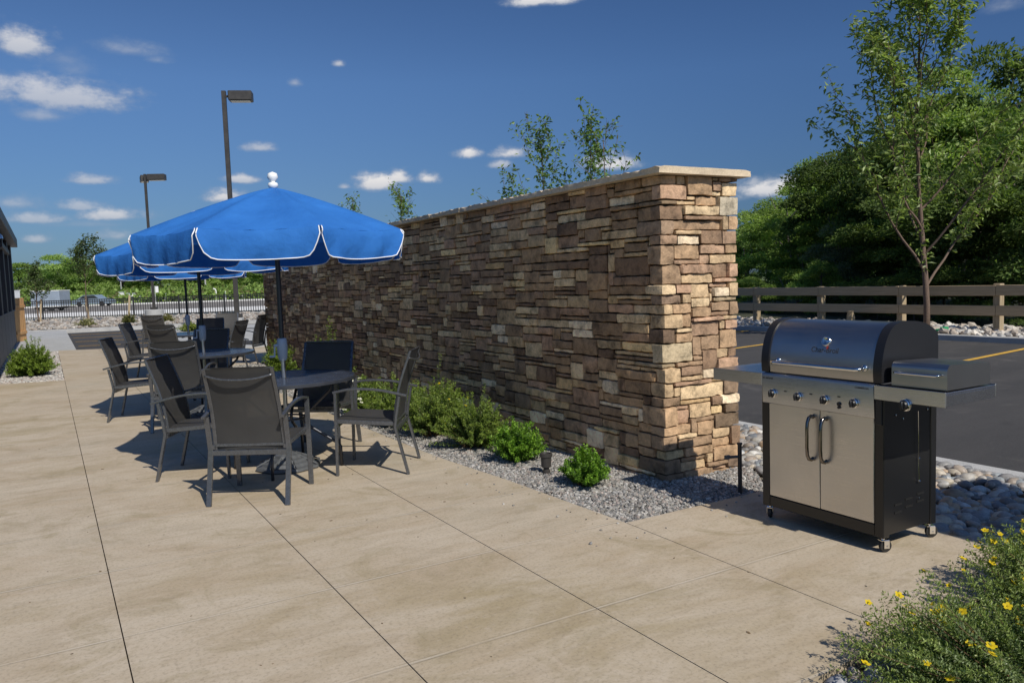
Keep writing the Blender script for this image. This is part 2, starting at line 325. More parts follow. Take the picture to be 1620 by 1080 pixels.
class MB:
    """collects shapes into one mesh"""
    def __init__(s): s.V = []; s.F = {}; s.C = []; s.n = 0
    def add(s, V, F, col=(1, 1, 1)):
        V = np.asarray(V, float)
        for f in (F if isinstance(F, list) else [F]):
            f = np.asarray(f, int)
            if len(f): s.F.setdefault(f.shape[1], []).append(f+s.n)
        s.V.append(V); c = np.empty((len(V), 3)); c[:] = col; s.C.append(c); s.n += len(V)
    def box(s, lo, hi, bev=0.0, col=(1, 1, 1), rot=None, org=(0, 0, 0)):
        lo = np.array(lo, float); hi = np.array(hi, float); c = (lo+hi)/2; h = (hi-lo)/2
        b = min(bev, *(h*.49)) if bev else 0
        if not b:
            V = np.array([[x, y, z] for x in (-1, 1) for y in (-1, 1) for z in (-1, 1)])*h
            F = [[0, 1, 3, 2], [4, 6, 7, 5], [0, 4, 5, 1], [2, 3, 7, 6], [0, 2, 6, 4], [1, 5, 7, 3]]
        else:
            V, F = [], []; idx = {}
            for x in (-1, 1):
                for y in (-1, 1):
                    for z in (-1, 1):
                        for a in range(3):
                            sg = np.array([x, y, z]); v = sg*h; k = np.array([b, b, b]); k[a] = 0
                            idx[(x, y, z, a)] = len(V); V.append(v-sg*k)
            for a in range(3):
                b1, b2 = (a+1) % 3, (a+2) % 3
                for sg in (-1, 1):
                    q = []
                    for (p1, p2) in ((-1, -1), (1, -1), (1, 1), (-1, 1)):
                        k = [0, 0, 0]; k[a] = sg; k[b1] = p1; k[b2] = p2; q.append(idx[(*k, a)])
                    F.append(q if sg > 0 else q[::-1])
            for a in range(3):      # edges parallel to axis a
                b1, b2 = (a+1) % 3, (a+2) % 3
                for s1 in (-1, 1):
                    for s2 in (-1, 1):
                        k0 = [0, 0, 0]; k0[a] = -1; k0[b1] = s1; k0[b2] = s2; k1 = list(k0); k1[a] = 1
                        q = [idx[(*k0, b1)], idx[(*k1, b1)], idx[(*k1, b2)], idx[(*k0, b2)]]
                        F.append(q if s1*s2 < 0 else q[::-1])
            T = []
            for x in (-1, 1):
                for y in (-1, 1):
                    for z in (-1, 1):
                        q = [idx[(x, y, z, 0)], idx[(x, y, z, 1)], idx[(x, y, z, 2)]]
                        T.append(q if x*y*z > 0 else q[::-1])
            V = np.array(V)
            V = V+c
            if rot is not None: V = (V-np.array(org))@np.array(rot).T+np.array(org)
            s.add(V, [np.array(F), np.array(T)], col); return s
        V = V+c
        if rot is not None: V = (V-np.array(org))@np.array(rot).T+np.array(org)
        s.add(V, np.array(F), col); return s
    def sweep(s, pts, prof, up=(0, 0, 1), caps=True, closed=False, scale=None, col=(1, 1, 1)):
        P = [Vector(p) for p in pts]; n = len(P); k = len(prof); up = Vector(up); V = []
        for i in range(n):
            if closed: a, b = P[i-1], P[(i+1) % n]
            else: a, b = P[max(i-1, 0)], P[min(i+1, n-1)]
            t = (b-a).normalized()
            d1 = (P[i]-P[i-1]).normalized() if (i > 0 or closed) else t
            cs = max(.5, abs(d1.dot(t)))
            x = t.cross(up)
            if x.length < 1e-4: x = t.cross(Vector((1, 0, 0)))
            x.normalize(); y = x.cross(t).normalized()
            sc = scale[i] if scale is not None else 1.0
            # mitre: stretch in the plane of the bend
            d2 = ((P[(i+1) % n]-P[i]) if (i < n-1 or closed) else d1).normalized()
            bend = (d2-d1)
            for (u, v) in prof:
                q = x*(u*sc)+y*(v*sc)
                if bend.length > 1e-3:
                    bn = bend.normalized(); comp = q.dot(bn); q = q+bn*comp*(1/cs-1)
                V.append(P[i]+q)
        F = []
        m_ = n if closed else n-1
        for i in range(m_):
            for j in range(k):
                a = i*k+j; b = i*k+(j+1) % k; c = ((i+1) % n)*k+(j+1) % k; d = ((i+1) % n)*k+j
                F.append([a, b, c, d])
        V = [list(v) for v in V]; FF = [np.array(F)]
        if caps and not closed:
            FF.append(np.array([list(range(k))[::-1]])); FF.append(np.array([[(n-1)*k+j for j in range(k)]]))
        s.add(V, FF, col); return s
    def tube(s, pts, r, seg=8, **k):
        sc = None
        if isinstance(r, (list, tuple, np.ndarray)): sc = list(r); r = 1.0
        return s.sweep(pts, [(r*cos(2*pi*i/seg), r*sin(2*pi*i/seg)) for i in range(seg)], scale=sc, **k)
    def bar(s, pts, w, h, r=.003, **k):
        a, b = w/2, h/2; r = min(r, a*.6, b*.6)
        return s.sweep(pts, [(a, b-r), (a-r, b), (-a+r, b), (-a, b-r), (-a, -b+r), (-a+r, -b), (a-r, -b), (a, -b+r)][::-1], **k)
    def lathe(s, prof, c=(0, 0, 0), seg=24, axis='Z', col=(1, 1, 1)):
        V, F = [], []; k = len(prof)
        for i in range(seg):
            a = 2*pi*i/seg
            for (r, z) in prof:
                v = (r*cos(a), r*sin(a), z)
                if axis == 'X': v = (z, r*cos(a), r*sin(a))
                elif axis == 'Y': v = (r*sin(a), z, r*cos(a))
                V.append((v[0]+c[0], v[1]+c[1], v[2]+c[2]))
        for i in range(seg):
            for j in range(k-1):
                a = i*k+j; b = ((i+1) % seg)*k+j
                F.append([a, b, b+1, a+1])
        s.add(V, np.array(F), col); return s
    def poly(s, pts, z0, z1=None, col=(1, 1, 1)):
        n = len(pts); V = [(x, y, z0) for x, y in pts]
        if z1 is None: s.add(V, np.array([list(range(n))]), col); return s
        V += [(x, y, z1) for x, y in pts]
        F = [np.array([list(range(n, 2*n))]), np.array([list(range(n))[::-1]]), np.array([[i, (i+1) % n, n+(i+1) % n, n+i] for i in range(n)])]
        s.add(V, F, col); return s
    def build(s, name, mats, parent=None, smooth=False, autos=None):
        V = np.concatenate(s.V); F = [np.concatenate(f) for f in s.F.values()]
        me = npmesh(name, V, F, smooth, np.concatenate(s.C))
        o = link(name, me, parent, mats)
        if autos:
            bm = bmesh.new(); bm.from_mesh(me)
            for f in bm.faces: f.smooth = True
            for e in bm.edges:
                e.smooth = len(e.link_faces) == 2 and e.calc_face_angle(0) < radians(autos)
            bm.to_mesh(me); bm.free()
        return o
def struct(name, mb, m_, z=None):
    o = mb.build(name, m_); o['kind'] = 'structure'; return o

# vectorised value noise
def vnoise(P, seed=0):
    P = np.asarray(P, float); I = np.floor(P).astype(np.int64); Fr = P-I; Fr = Fr*Fr*(3-2*Fr)
    def h(i, j, k):
        n = (i*73856093) ^ (j*19349663) ^ (k*83492791) ^ (seed*2654435761)
        n = (n ^ (n >> 13))*1274126177 & 0x7fffffff
        return ((n ^ (n >> 16)) & 0xffff)/65535.0
    r = 0
    for a in (0, 1):
        for b in (0, 1):
            for c in (0, 1):
                w = (Fr[:, 0] if a else 1-Fr[:, 0])*(Fr[:, 1] if b else 1-Fr[:, 1])*(Fr[:, 2] if c else 1-Fr[:, 2])
                r = r+w*h(I[:, 0]+a, I[:, 1]+b, I[:, 2]+c)
    return r*2-1

_cubecache = {}
def cube_grid(nx, ny, nz):
    key = (nx, ny, nz)
    if key in _cubecache: return _cubecache[key]
    idx = {}; V = []; F = []
    def vid(i, j, k):
        if (i, j, k) not in idx:
            idx[(i, j, k)] = len(V); V.append((i/nx-.5, j/ny-.5, k/nz-.5))
        return idx[(i, j, k)]
    for i in range(nx):
        for j in range(ny):
            F.append([vid(i, j, 0), vid(i, j+1, 0), vid(i+1, j+1, 0), vid(i+1, j, 0)])
            F.append([vid(i, j, nz), vid(i+1, j, nz), vid(i+1, j+1, nz), vid(i, j+1, nz)])
    for i in range(nx):
        for k in range(nz):
            F.append([vid(i, 0, k), vid(i+1, 0, k), vid(i+1, 0, k+1), vid(i, 0, k+1)])
            F.append([vid(i, ny, k), vid(i, ny, k+1), vid(i+1, ny, k+1), vid(i+1, ny, k)])
    for j in range(ny):
        for k in range(nz):
            F.append([vid(0, j, k), vid(0, j, k+1), vid(0, j+1, k+1), vid(0, j+1, k)])
            F.append([vid(nx, j, k), vid(nx, j+1, k), vid(nx, j+1, k+1), vid(nx, j, k+1)])
    _cubecache[key] = (np.array(V), np.array(F)); return _cubecache[key]
def rock_block(mb, c, size, cell=.03, rnd=.012, amp=.006, col=(1, 1, 1), seed=0, nscale=18):
    size = np.array(size); n = [max(2, int(round(x/cell))) for x in size]; n = [min(x, 14) for x in n]
    V, F = cube_grid(*n); P = V*size; h = size/2; r = min(rnd, h.min()*.8)
    inner = np.clip(P, -(h-r), (h-r)); d = P-inner; L = np.linalg.norm(d, axis=1)
    L[L == 0] = 1; P = inner+d/L[:, None]*r
    P = P+np.array(c)
    N = (P-np.array(c))/np.maximum(h, 1e-4); N = np.sign(N)*np.abs(N)**6; N /= (np.linalg.norm(N, axis=1)[:, None]+1e-6)
    nz = vnoise(P*nscale+seed*3.7, seed)*.6+vnoise(P*nscale*2.6+seed, seed+5)*.4
    P = P+N*(nz*amp)[:, None]
    for ax_ in (0, 1, 2): P[:, ax_] += vnoise(P*9+seed*1.3+ax_*17, 31)*min(.0028, size[ax_]*.035)
    mb.add(P, F, col)

# ------------------------------------------------------------------ ground structure
g = MB(); g.poly([(-400, -60), (500, -60), (500, 700), (-400, 700)], -.30); struct('ground', g, M_grassland)
# patio slabs: strips between long saw-cut joints
g = MB()
XJ = [-.731, .183, 1.098, 1.989, 2.855]
def slab(pts, zb=-.12, zt=0.0):
    g.poly(pts, zb, zt)
G2 = .0025
slab([(-1.0, -3), (XJ[1]-G2, -3), (XJ[1]-G2, 15.4), (-1.0, 15.7)])
slab([(XJ[1]+G2, -3), (XJ[2]-G2, -3), (XJ[2]-G2, 23.4), (XJ[1]+G2, 23.8)])
slab([(XJ[2]+G2, -3), (XJ[3]-G2, -3), (XJ[3]-G2, 22.9), (XJ[2]+G2, 23.39)])
slab([(XJ[3]+G2, -3), (2.25, -3), (2.25, 1.8), (XJ[4]-G2-.02, 1.85), (XJ[4]-G2, 3.60), (2.80, 4.9), (2.72, 5.9), (2.70, 8.2), (2.70, 15.6), (2.75, 19.5), (XJ[3]+G2, 22.8)])
slab([(XJ[4]+G2-.02, 1.85), (3.9, 1.87), (4.24, 1.92), (4.18, 2.35), (4.10, 3.1), (4.06, 3.60), (XJ[4]+G2, 3.60)])
slab([(2.75, 15.62), (5.6, 15.95), (5.6, 20.3), (2.755, 19.48)])
struct('patio', g, M_patio)
g = MB(); g.poly([(-1.0, -3), (2.25, -3), (2.25, 1.78), (4.2, 1.9), (4.03, 3.6), (2.85, 3.6), (2.70, 5.9), (2.70, 19), (1.7, 22.6), (.2, 23.3), (-.98, 15.3)], -.030); struct('joint_filler', g, M_gap)
# bed soils
g = MB(); g.poly([(-1.05, 15.0), (.4, 15.0), (.2, 24.2), (-1.05, 24.2)], -.045)
g.poly([(2.5, 3.4), (5.62, 3.4), (5.62, 37), (2.5, 18)], -.05)
g.poly([(2.0, -4), (5.62, -4), (5.62, 3.42), (2.0, 3.42)], -.055)
struct('planting_bed', g, M_soil)
# walk at the far end
g = MB(); g.poly([(-3.0, 24.2), (.18, 23.82), (.6, 23.8), (.62, 37.0), (-3.0, 38.2)], -.1, -.004); g.poly([(-3.0, 15.7), (-1.05, 15.7), (-1.05, 24.19), (-3, 24.19)], -.1, -.02)
g.poly([(3.3, 20.4), (9.0, 21.5), (9.0, 33), (3.3, 33.4)], -.1, -.008)
struct('walkway', g, M_walk)
# asphalt
g = MB(); g.poly([(5.5, -30), (16.3, -30), (16.3, 38.5), (.55, 38.5), (.55, 23.2), (1.9, 22.2), (3.4, 20.0), (5.5, 20.0)], -.12); struct('road', g, M_asph)
# kerbs
g = MB()
g.box((5.60, -10, -.3), (5.76, 22, .0), .012)
g.box((16.10, -30, -.3), (16.27, 37.2, .0), .012)
g.poly([(-3, 38.25), (.62, 37.1), (16.1, 35.0), (16.1, 35.6), (.62, 37.9), (-3, 39)], -.3, .02)
struct('kerb', g, M_kerb)
# painted lines
g = MB()
for (x0, y0, x1, y1) in [(11.0, 7.05, 16.05, 7.66), (11.0, 9.36, 16.05, 10.0), (11.0, 11.42, 16.05, 12.28), (11.0, 13.8, 16.05, 14.86), (11, 16.1, 16.05, 17.1), (11, 4.7, 16.05, 5.3)]:
    dx, dy = x1-x0, y1-y0; L = sqrt(dx*dx+dy*dy); nx, ny = -dy/L*.055, dx/L*.055
    g.poly([(x0+nx, y0+ny), (x0-nx, y0-ny), (x1-nx, y1-ny), (x1+nx, y1+ny)], -.114)
for y in (24.6, 27.2, 29.8, 32.4, 35.0):
    g.poly([(.75, y), (.75, y+.1), (4.6, y-1.2), (4.6, y-1.3)], -.114)
struct('parking_lines', g, M_yellow)
# rock verge soils
g = MB(); g.poly([(16.25, -30), (18.6, -30), (18.6, 37), (16.25, 37)], -.03); g.poly([(-6, 39), (16.1, 35.6), (30, 36), (20, 44), (-6, 57.5)], -.02)
struct('verge', g, mat('verge_soil', rough=.95, fn=f_grey((.28, .25, .21), (.40, .37, .32), 4)))
g = MB(); g.poly([(18.5, -30), (90, -30), (90, 90), (18.5, 60)], -.06); struct('woodland_ground', g, M_woodfloor)
# far road band, perpendicular to the view
def strip(name, d0, d1, z, m_, l0=-110, l1=8, thick=None):
    g = MB(); P = [far(d0, l0), far(d0, l1), far(d1, l1), far(d1, l0)]
    g.poly([(p.x, p.y) for p in P], z if thick is None else z-thick, None if thick is None else z); return struct(name, g, m_)
strip('far_pavement', 49.0, 60, .10, M_farwalk, -60, 0, thick=.3)
strip('far_road', 58, 99, -.05, M_farasph)
strip('far_kerb', 99, 101.5, .1, M_farwalk, thick=.4)
g = MB()
nx_, ny_ = 60, 12; V = []; F = []
for j in range(ny_+1):
    for i in range(nx_+1):
        p = far(101.5+j*9, -110+i*2.4); hgt = .05+3.2*(1-math.exp(-j*.38))*(0.35+.65*(1/(1+math.exp(-(i-36)*.25))))+.3*sin(i*.9+j)
        V.append((p.x, p.y, hgt if j else -.1))
for j in range(ny_):
    for i in range(nx_):
        a = j*(nx_+1)+i; F.append([a, a+1, a+nx_+2, a+nx_+1])
g.add(V, np.array(F)); struct('hillside', g, M_grassland)

# ------------------------------------------------------------------ scattered stones (stuff)
def ico(sub=1):
    bm = bmesh.new(); bmesh.ops.create_icosphere(bm, subdivisions=sub, radius=1.0)
    V = np.array([v.co[:] for v in bm.verts]); F = np.array([[v.index for v in f.verts] for f in bm.faces]); bm.free(); return V, F
ICO1 = ico(1); ICO2 = ico(2); ICO3 = ico(3)
def in_poly(x, y, poly):
    c = np.zeros(len(x), bool); n = len(poly)
    for i in range(n):
        x0, y0 = poly[i]; x1, y1 = poly[(i+1) % n]
        t = ((y0 > y) != (y1 > y))
        with np.errstate(divide='ignore', invalid='ignore'):
            xx = (x1-x0)*(y-y0)/(y1-y0)+x0
        c ^= t & (x < xx)
    return c
def scatter(name, label, cat, poly, dens, size, z0, mat_, palette, shape=(1, .8, .55), base=ICO1, var=.5, seed=1, lump=.2, bright=None, tilt=.35, hump=0.0, excl=None, layers=1):
    rs = np.random.RandomState(seed); poly = np.array(poly); lo, hi = poly.min(0), poly.max(0)
    area = (hi-lo).prod(); n = int(area*dens)
    x = rs.uniform(lo[0], hi[0], n); y = rs.uniform(lo[1], hi[1], n)
    k = in_poly(x, y, poly)
    if excl is not None: k &= ~excl(x, y)
    x, y = x[k], y[k]; n = len(x)
    s = size*np.exp(rs.normal(0, var*.5, n))
    B, F = base; nv = len(B)
    sc = np.stack([s*shape[0]*rs.uniform(.75, 1.25, n), s*shape[1]*rs.uniform(.75, 1.25, n), s*shape[2]*rs.uniform(.7, 1.3, n)], 1)
    P = B[None]*sc[:, None]
    # lumpy
    ph = rs.uniform(0, 50, (n, 1, 3))
    L = vnoise((B[None]*1.3+ph).reshape(-1, 3), seed).reshape(n, nv)
    P = P*(1+L[..., None]*lump)
    a = rs.uniform(0, 2*pi, n); t1 = rs.normal(0, tilt, n); t2 = rs.normal(0, tilt, n)
    def rot(P, ax, ang):
        c, s_ = np.cos(ang)[:, None], np.sin(ang)[:, None]; i, j = [(1, 2), (2, 0), (0, 1)][ax]
        Q = P.copy(); Q[..., i] = P[..., i]*c-P[..., j]*s_; Q[..., j] = P[..., i]*s_+P[..., j]*c; return Q
    P = rot(P, 0, t1); P = rot(P, 1, t2); P = rot(P, 2, a)
    z = z0+sc[:, 2]*.3+rs.uniform(0, 1, n)*size*.5*layers+hump*vnoise(np.stack([x*3, y*3, x*0], 1), seed+3)
    P[..., 0] += x[:, None]; P[..., 1] += y[:, None]; P[..., 2] += z[:, None]
    pal = np.array(palette); c = pal[rs.randint(0, len(pal), n)]*rs.uniform(.75, 1.25, (n, 1))
    C = np.repeat(c[:, None], nv, 1).reshape(-1, 3)
    FF = (F[None]+(np.arange(n)*nv)[:, None, None]).reshape(-1, F.shape[1])
    me = npmesh(name, P.reshape(-1, 3), FF, base is not ICO1, C)
    o = link(name, me, None, mat_); tag(o, label, cat, kind='stuff'); return o
PEB = [(.30, .285, .26), (.22, .215, .205), (.36, .34, .31), (.15, .148, .145), (.27, .25, .215), (.42, .40, .37), (.19, .18, .165), (.31, .26, .23)]
def not_wall(x, y): return (x > 3.72) & (y > 4.22) & (x < 4.36)
NEARBED = [(2.855, 3.60), (4.06, 3.60), (4.30, 3.9), (4.50, 4.17), (3.70, 4.2), (3.70, 8.4), (2.72, 8.4), (2.73, 5.9), (2.81, 4.9)]
scatter('gravel', 'fine grey gravel filling the bed along the foot of the stone wall', 'gravel', NEARBED, 6200, .0105, -.022, M_pebble, PEB, shape=(1, .85, .7), seed=3, hump=.012, excl=not_wall)
scatter('gravel', 'grey gravel further along the wall bed beside the far tables', 'gravel', [(2.72, 8.4), (3.70, 8.4), (3.70, 15.8), (2.74, 15.6)], 1500, .019, -.025, M_pebble, PEB, shape=(1, .85, .6), seed=4)
scatter('gravel', 'pale grey gravel around the bush beside the grey building', 'gravel', [(-.96, 15.7), (.17, 15.4), (.17, 23.6), (-.96, 24.1)], 1500, .02, -.025, M_pebble, [(.42, .40, .37), (.3, .28, .26), (.5, .48, .44), (.36, .3, .26)], shape=(1, .85, .6), seed=5)
COB = [(.34, .33, .31), (.25, .25, .25), (.40, .37, .32), (.19, .20, .21), (.30, .27, .24), (.45, .43, .39), (.36, .30, .24), (.22, .21, .2), (.46, .40, .31), (.33, .35, .35), (.36, .26, .17)]
def cob_ex(x, y): return ((x > 3.62) & (y > 4.1) & (x < 4.46)) | ((x < 4.12) & (y < 3.66)) | ((x < 4.1) & (y < 4.1))
scatter('river_cobbles', 'large smooth river cobbles between the patio and the road kerb', 'cobbles', [(4.10, 1.5), (4.20, 1.5), (5.60, 1.5), (5.60, 8), (4.42, 8), (4.42, 3.9), (4.05, 3.64)], 520, .042, -.03, M_cobble, COB, shape=(1, .74, .55), base=ICO2, seed=6, lump=.16, tilt=.22, excl=cob_ex, layers=.9)
scatter('river_cobbles', 'river cobbles behind the stone wall along the road kerb', 'cobbles', [(4.42, 8), (5.60, 8), (5.60, 20), (4.42, 16)], 150, .07, -.03, M_cobble, COB, shape=(1, .74, .55), base=ICO1, seed=7)
scatter('river_cobbles', 'grey cobbles under the flowering bushes at the patio corner', 'cobbles', [(2.28, .3), (4.6, .3), (4.6, 1.5), (4.3, 1.90), (3.8, 1.84), (2.84, 1.83), (2.28, 1.76)], 620, .034, -.04, M_cobble, [(.22, .225, .235), (.3, .3, .31), (.38, .38, .38), (.17, .17, .18), (.33, .29, .26)], shape=(1, .78, .6), base=ICO2, seed=8, layers=1)
VP = [(.55, .50, .43), (.42, .37, .31), (.62, .58, .52), (.34, .29, .24), (.5, .41, .33), (.45, .43, .4)]
scatter('verge_rocks', 'pale rocks in the strip under the timber rail fence', 'rocks', [(16.27, 4), (18.4, 4), (18.4, 26), (16.27, 26)], 52, .085, -.03, M_cobble, VP, shape=(1, .8, .6), base=ICO1, seed=9, hump=.03)
scatter('verge_rocks', 'beige rocks in the bed in front of the black iron fence', 'rocks', [(-2.5, 39.2), (16, 35.8), (16, 45.4), (-2.5, 56)], 16, .085, -.02, M_cobble, [tuple(v*.68 for v in c) for c in VP], shape=(1, .8, .55), base=ICO1, seed=10, hump=.0)

scatter('spilled_gravel', 'a few stray gravel stones lying on the concrete along the bed edge', 'gravel', [(2.45, 3.3), (3.9, 3.25), (3.9, 3.59), (2.84, 3.6), (2.72, 5.9), (2.69, 9), (2.50, 9)], 26, .008, .001, M_pebble, PEB, shape=(1, .85, .7), seed=13, layers=0)
scatter('leaf_litter', 'scattered dry leaf bits and grit on the concrete patio', 'litter', [(.2, 1.5), (2.2, 1.5), (2.8, 2.1), (4.0, 2.2), (4.0, 3.5), (2.8, 3.6), (2.6, 9), (-.9, 9), (-.9, 2)], 3.2, .006, .001, M_pebble, [(.10, .07, .04), (.16, .11, .06), (.07, .06, .045), (.2, .17, .1)], shape=(1.3, .8, .18), seed=14, layers=0, tilt=.1)
# ------------------------------------------------------------------ stone wall
SP = [((.235, .165, .105), 20), ((.31, .215, .13), 18), ((.165, .11, .072), 12), ((.39, .295, .18), 16), ((.27, .185, .125), 12), ((.48, .38, .24), 9), ((.33, .22, .15), 8),
      ((.60, .51, .37), 6), ((.42, .30, .16), 3), ((.20, .145, .10), 3), ((.52, .40, .22), 5)]
def stone_wall(x0, x1, y0, y1, top, label, seed=1, far_y=None, detail=True):
    rs = np.random.RandomState(seed)
    root = empty('stone_wall', ((x0+x1)/2, (y0+y1)/2, 0), label=label, cat='wall')
    ox, oy = (x0+x1)/2, (y0+y1)/2
    cb = MB(); cb.box((x0+.05-ox, y0+.05-oy, -.2), (x1-.05-ox, y1-.05-oy, top-.01)); cb.build('core', M_core, root)
    cols = [c for c, w in SP]; ws = np.array([w for c, w in SP], float); ws /= ws.sum()
    def pick():
        c = np.array(cols[rs.choice(len(cols), p=ws)])*rs.uniform(.85, 1.15)
        return c
    def pick_end(): return pick()*1.22*np.array((1.06, 1.0, .94))+np.array((.08, .055, .035))
    def pick_long(): return pick()*1.45*np.array((1.10, 1.0, .88))  # long face palette lightened and warmed to offset its bluish shade
    UH, UW = top/62, .03; NR = 62
    mb = MB(); q = [0]
    def place(lo, hi, cell, col):
        q[0] += 1; lo = np.array(lo); hi = np.array(hi); gp = .0030
        lo = lo+gp; hi = hi-gp
        rock_block(mb, ((lo+hi)/2-np.array((ox, oy, 0))), hi-lo, cell, .010, .011, col, q[0]+seed*1000, 15)
    def corner(xa, sx, ya, sy):
        """quoins at corner (xa,ya); body extends in sx, sy directions. returns {row:(a,b)} lengths along x and y"""
        used = {}; r = -2; flip = rs.rand() < .5
        while r < NR:
            h = int(rs.choice([1, 2, 3, 4, 5], p=[.08, .40, .34, .14, .04])); h = min(h, NR-r)
            lx = int(rs.randint(5, 10)) if flip else int(rs.randint(3, 6)); ly = int(rs.randint(3, 6)) if flip else int(rs.randint(5, 12)); flip = not flip
            pr = rs.uniform(-.006, .014); pr2 = rs.uniform(-.006, .014)
            xs = sorted([xa-sx*pr, xa+sx*lx*UW]); ys = sorted([ya-sy*pr2, ya+sy*ly*UW])
            place((xs[0], ys[0], r*UH), (xs[1], ys[1], (r+h)*UH), .028, pick_end() if rs.rand() < .75 else pick())
            for k in range(r, r+h): used[k] = (lx, ly)
            r += h
        return used
    uA = corner(x0, 1, y0, 1); uB = corner(x1, -1, y0, 1)
    def pack(ncol, ledge, redge, emit, seedp):
        occ = np.zeros((NR+3, ncol), bool)
        for r in range(-2, NR):
            a = ledge.get(r, 0) if ledge else 0; b = redge.get(r, 0) if redge else 0
            occ[r+2, :a] = True
            if b: occ[r+2, ncol-b:] = True
        for r in range(-2, NR):
            c = 0
            while c < ncol:
                if occ[r+2, c]: c += 1; continue
                h = int(rs.choice([1, 2, 3, 4], p=[.20, .48, .23, .09])); h = min(h, NR-r)
                wmax = 0
                while c+wmax < ncol and not occ[r+2, c+wmax] and wmax < 16: wmax += 1
                w = int(rs.randint(6, 17)) if h < 3 else int(rs.randint(5, 13))
                w = min(w, wmax)
                if wmax-w < 3: w = wmax if wmax <= 14 else w
                while h > 1 and occ[r+2:r+2+h, c:c+w].any(): h -= 1
                emit(c, w, r, h); occ[r+2:r+2+h, c:c+w] = True; c += w
    ncy = int(round((y1-y0)/UW)); ncx = int(round((x1-x0)/UW))
    dy = (y1-y0)/ncy; dx = (x1-x0)/ncx
    def emitL(c, w, r, h):
        pr = rs.uniform(-.012, .016); y = y0+c*dy
        cell = .03 if y < y0+4 else (.045 if y < y0+7 else .07)
        jz = rs.uniform(-.002, .002)
        place((x0-pr, y0+c*dy, r*UH+jz), (x0+.07, y0+(c+w)*dy, (r+h)*UH), cell, pick_long())
    def emitE(c, w, r, h):
        pr = rs.uniform(-.012, .016)
        place((x0+c*dx, y0-pr, r*UH), (x0+(c+w)*dx, y0+.07, (r+h)*UH), .026, pick_end())
    def emitR(c, w, r, h):
        pr = rs.uniform(-.012, .016)
        place((x1-.07, y0+c*dy, r*UH), (x1+pr, y0+(c+w)*dy, (r+h)*UH), .09, pick_long())
    pack(ncy, {k: v[1] for k, v in uA.items()}, None, emitL, 1)
    pack(ncx, {k: v[0] for k, v in uA.items()}, {k: v[0] for k, v in uB.items()}, emitE, 2)
    if detail:
        pack(ncy, {k: v[1] for k, v in uB.items()}, None, emitR, 3)
        def emitF(c, w, r, h):
            place((x0+c*dx, y1-.07, r*UH), (x0+(c+w)*dx, y1+rs.uniform(-.009, .011), (r+h)*UH), .09, pick_long())
        pack(ncx, None, None, emitF, 4)
    o = mb.build('stone_veneer', M_stone, root, smooth=True, autos=38)
    # coping slabs with rock-faced edges
    y = y0-.075; i = 0
    while y < y1+.07:
        L = rs.uniform(.7, .95) if i else .40
        L = min(L, y1+.075-y)
        cs = MB(); n = [16, max(6, int(L/.035)), 3]
        V, F = cube_grid(*n); P = V*np.array((x1-x0+.16, L-.004, .048)); P[:, 1] += y+L/2; P[:, 0] += (x0+x1)/2; P[:, 2] += top+.024
        side = (np.abs(V[:, 0]) > .499); nn = vnoise(P*np.array((1, 38, 38))+i*7, 3)*.6+vnoise(P*np.array((1, 90, 80))+i, 4)*.4
        P[:, 0] += np.where(side, np.sign(V[:, 0])*(nn*.013-.004), 0)
        if i == 0:
            fr = V[:, 1] < -.499; P[:, 1] -= np.where(fr, vnoise(P*np.array((22, 1, 40)), 8)*.006-.002, 0)
        tp = V[:, 2] > .499; P[:, 2] += np.where(tp & side, -np.abs(vnoise(P*np.array((1, 34, 1))+3, 6))*.028, 0)
        P -= np.array((ox, oy, 0))
        cs.add(P, F, np.array((.62, .50, .35))*rs.uniform(.88, 1.1)); cs.build('coping_slab', M_cope, root, autos=35)
        y += L; i += 1
    return root
stone_wall(3.68, 4.405, 4.18, 15.8, 2.135, 'long freestanding garden wall of brown and tan ledge stone with flat coping')

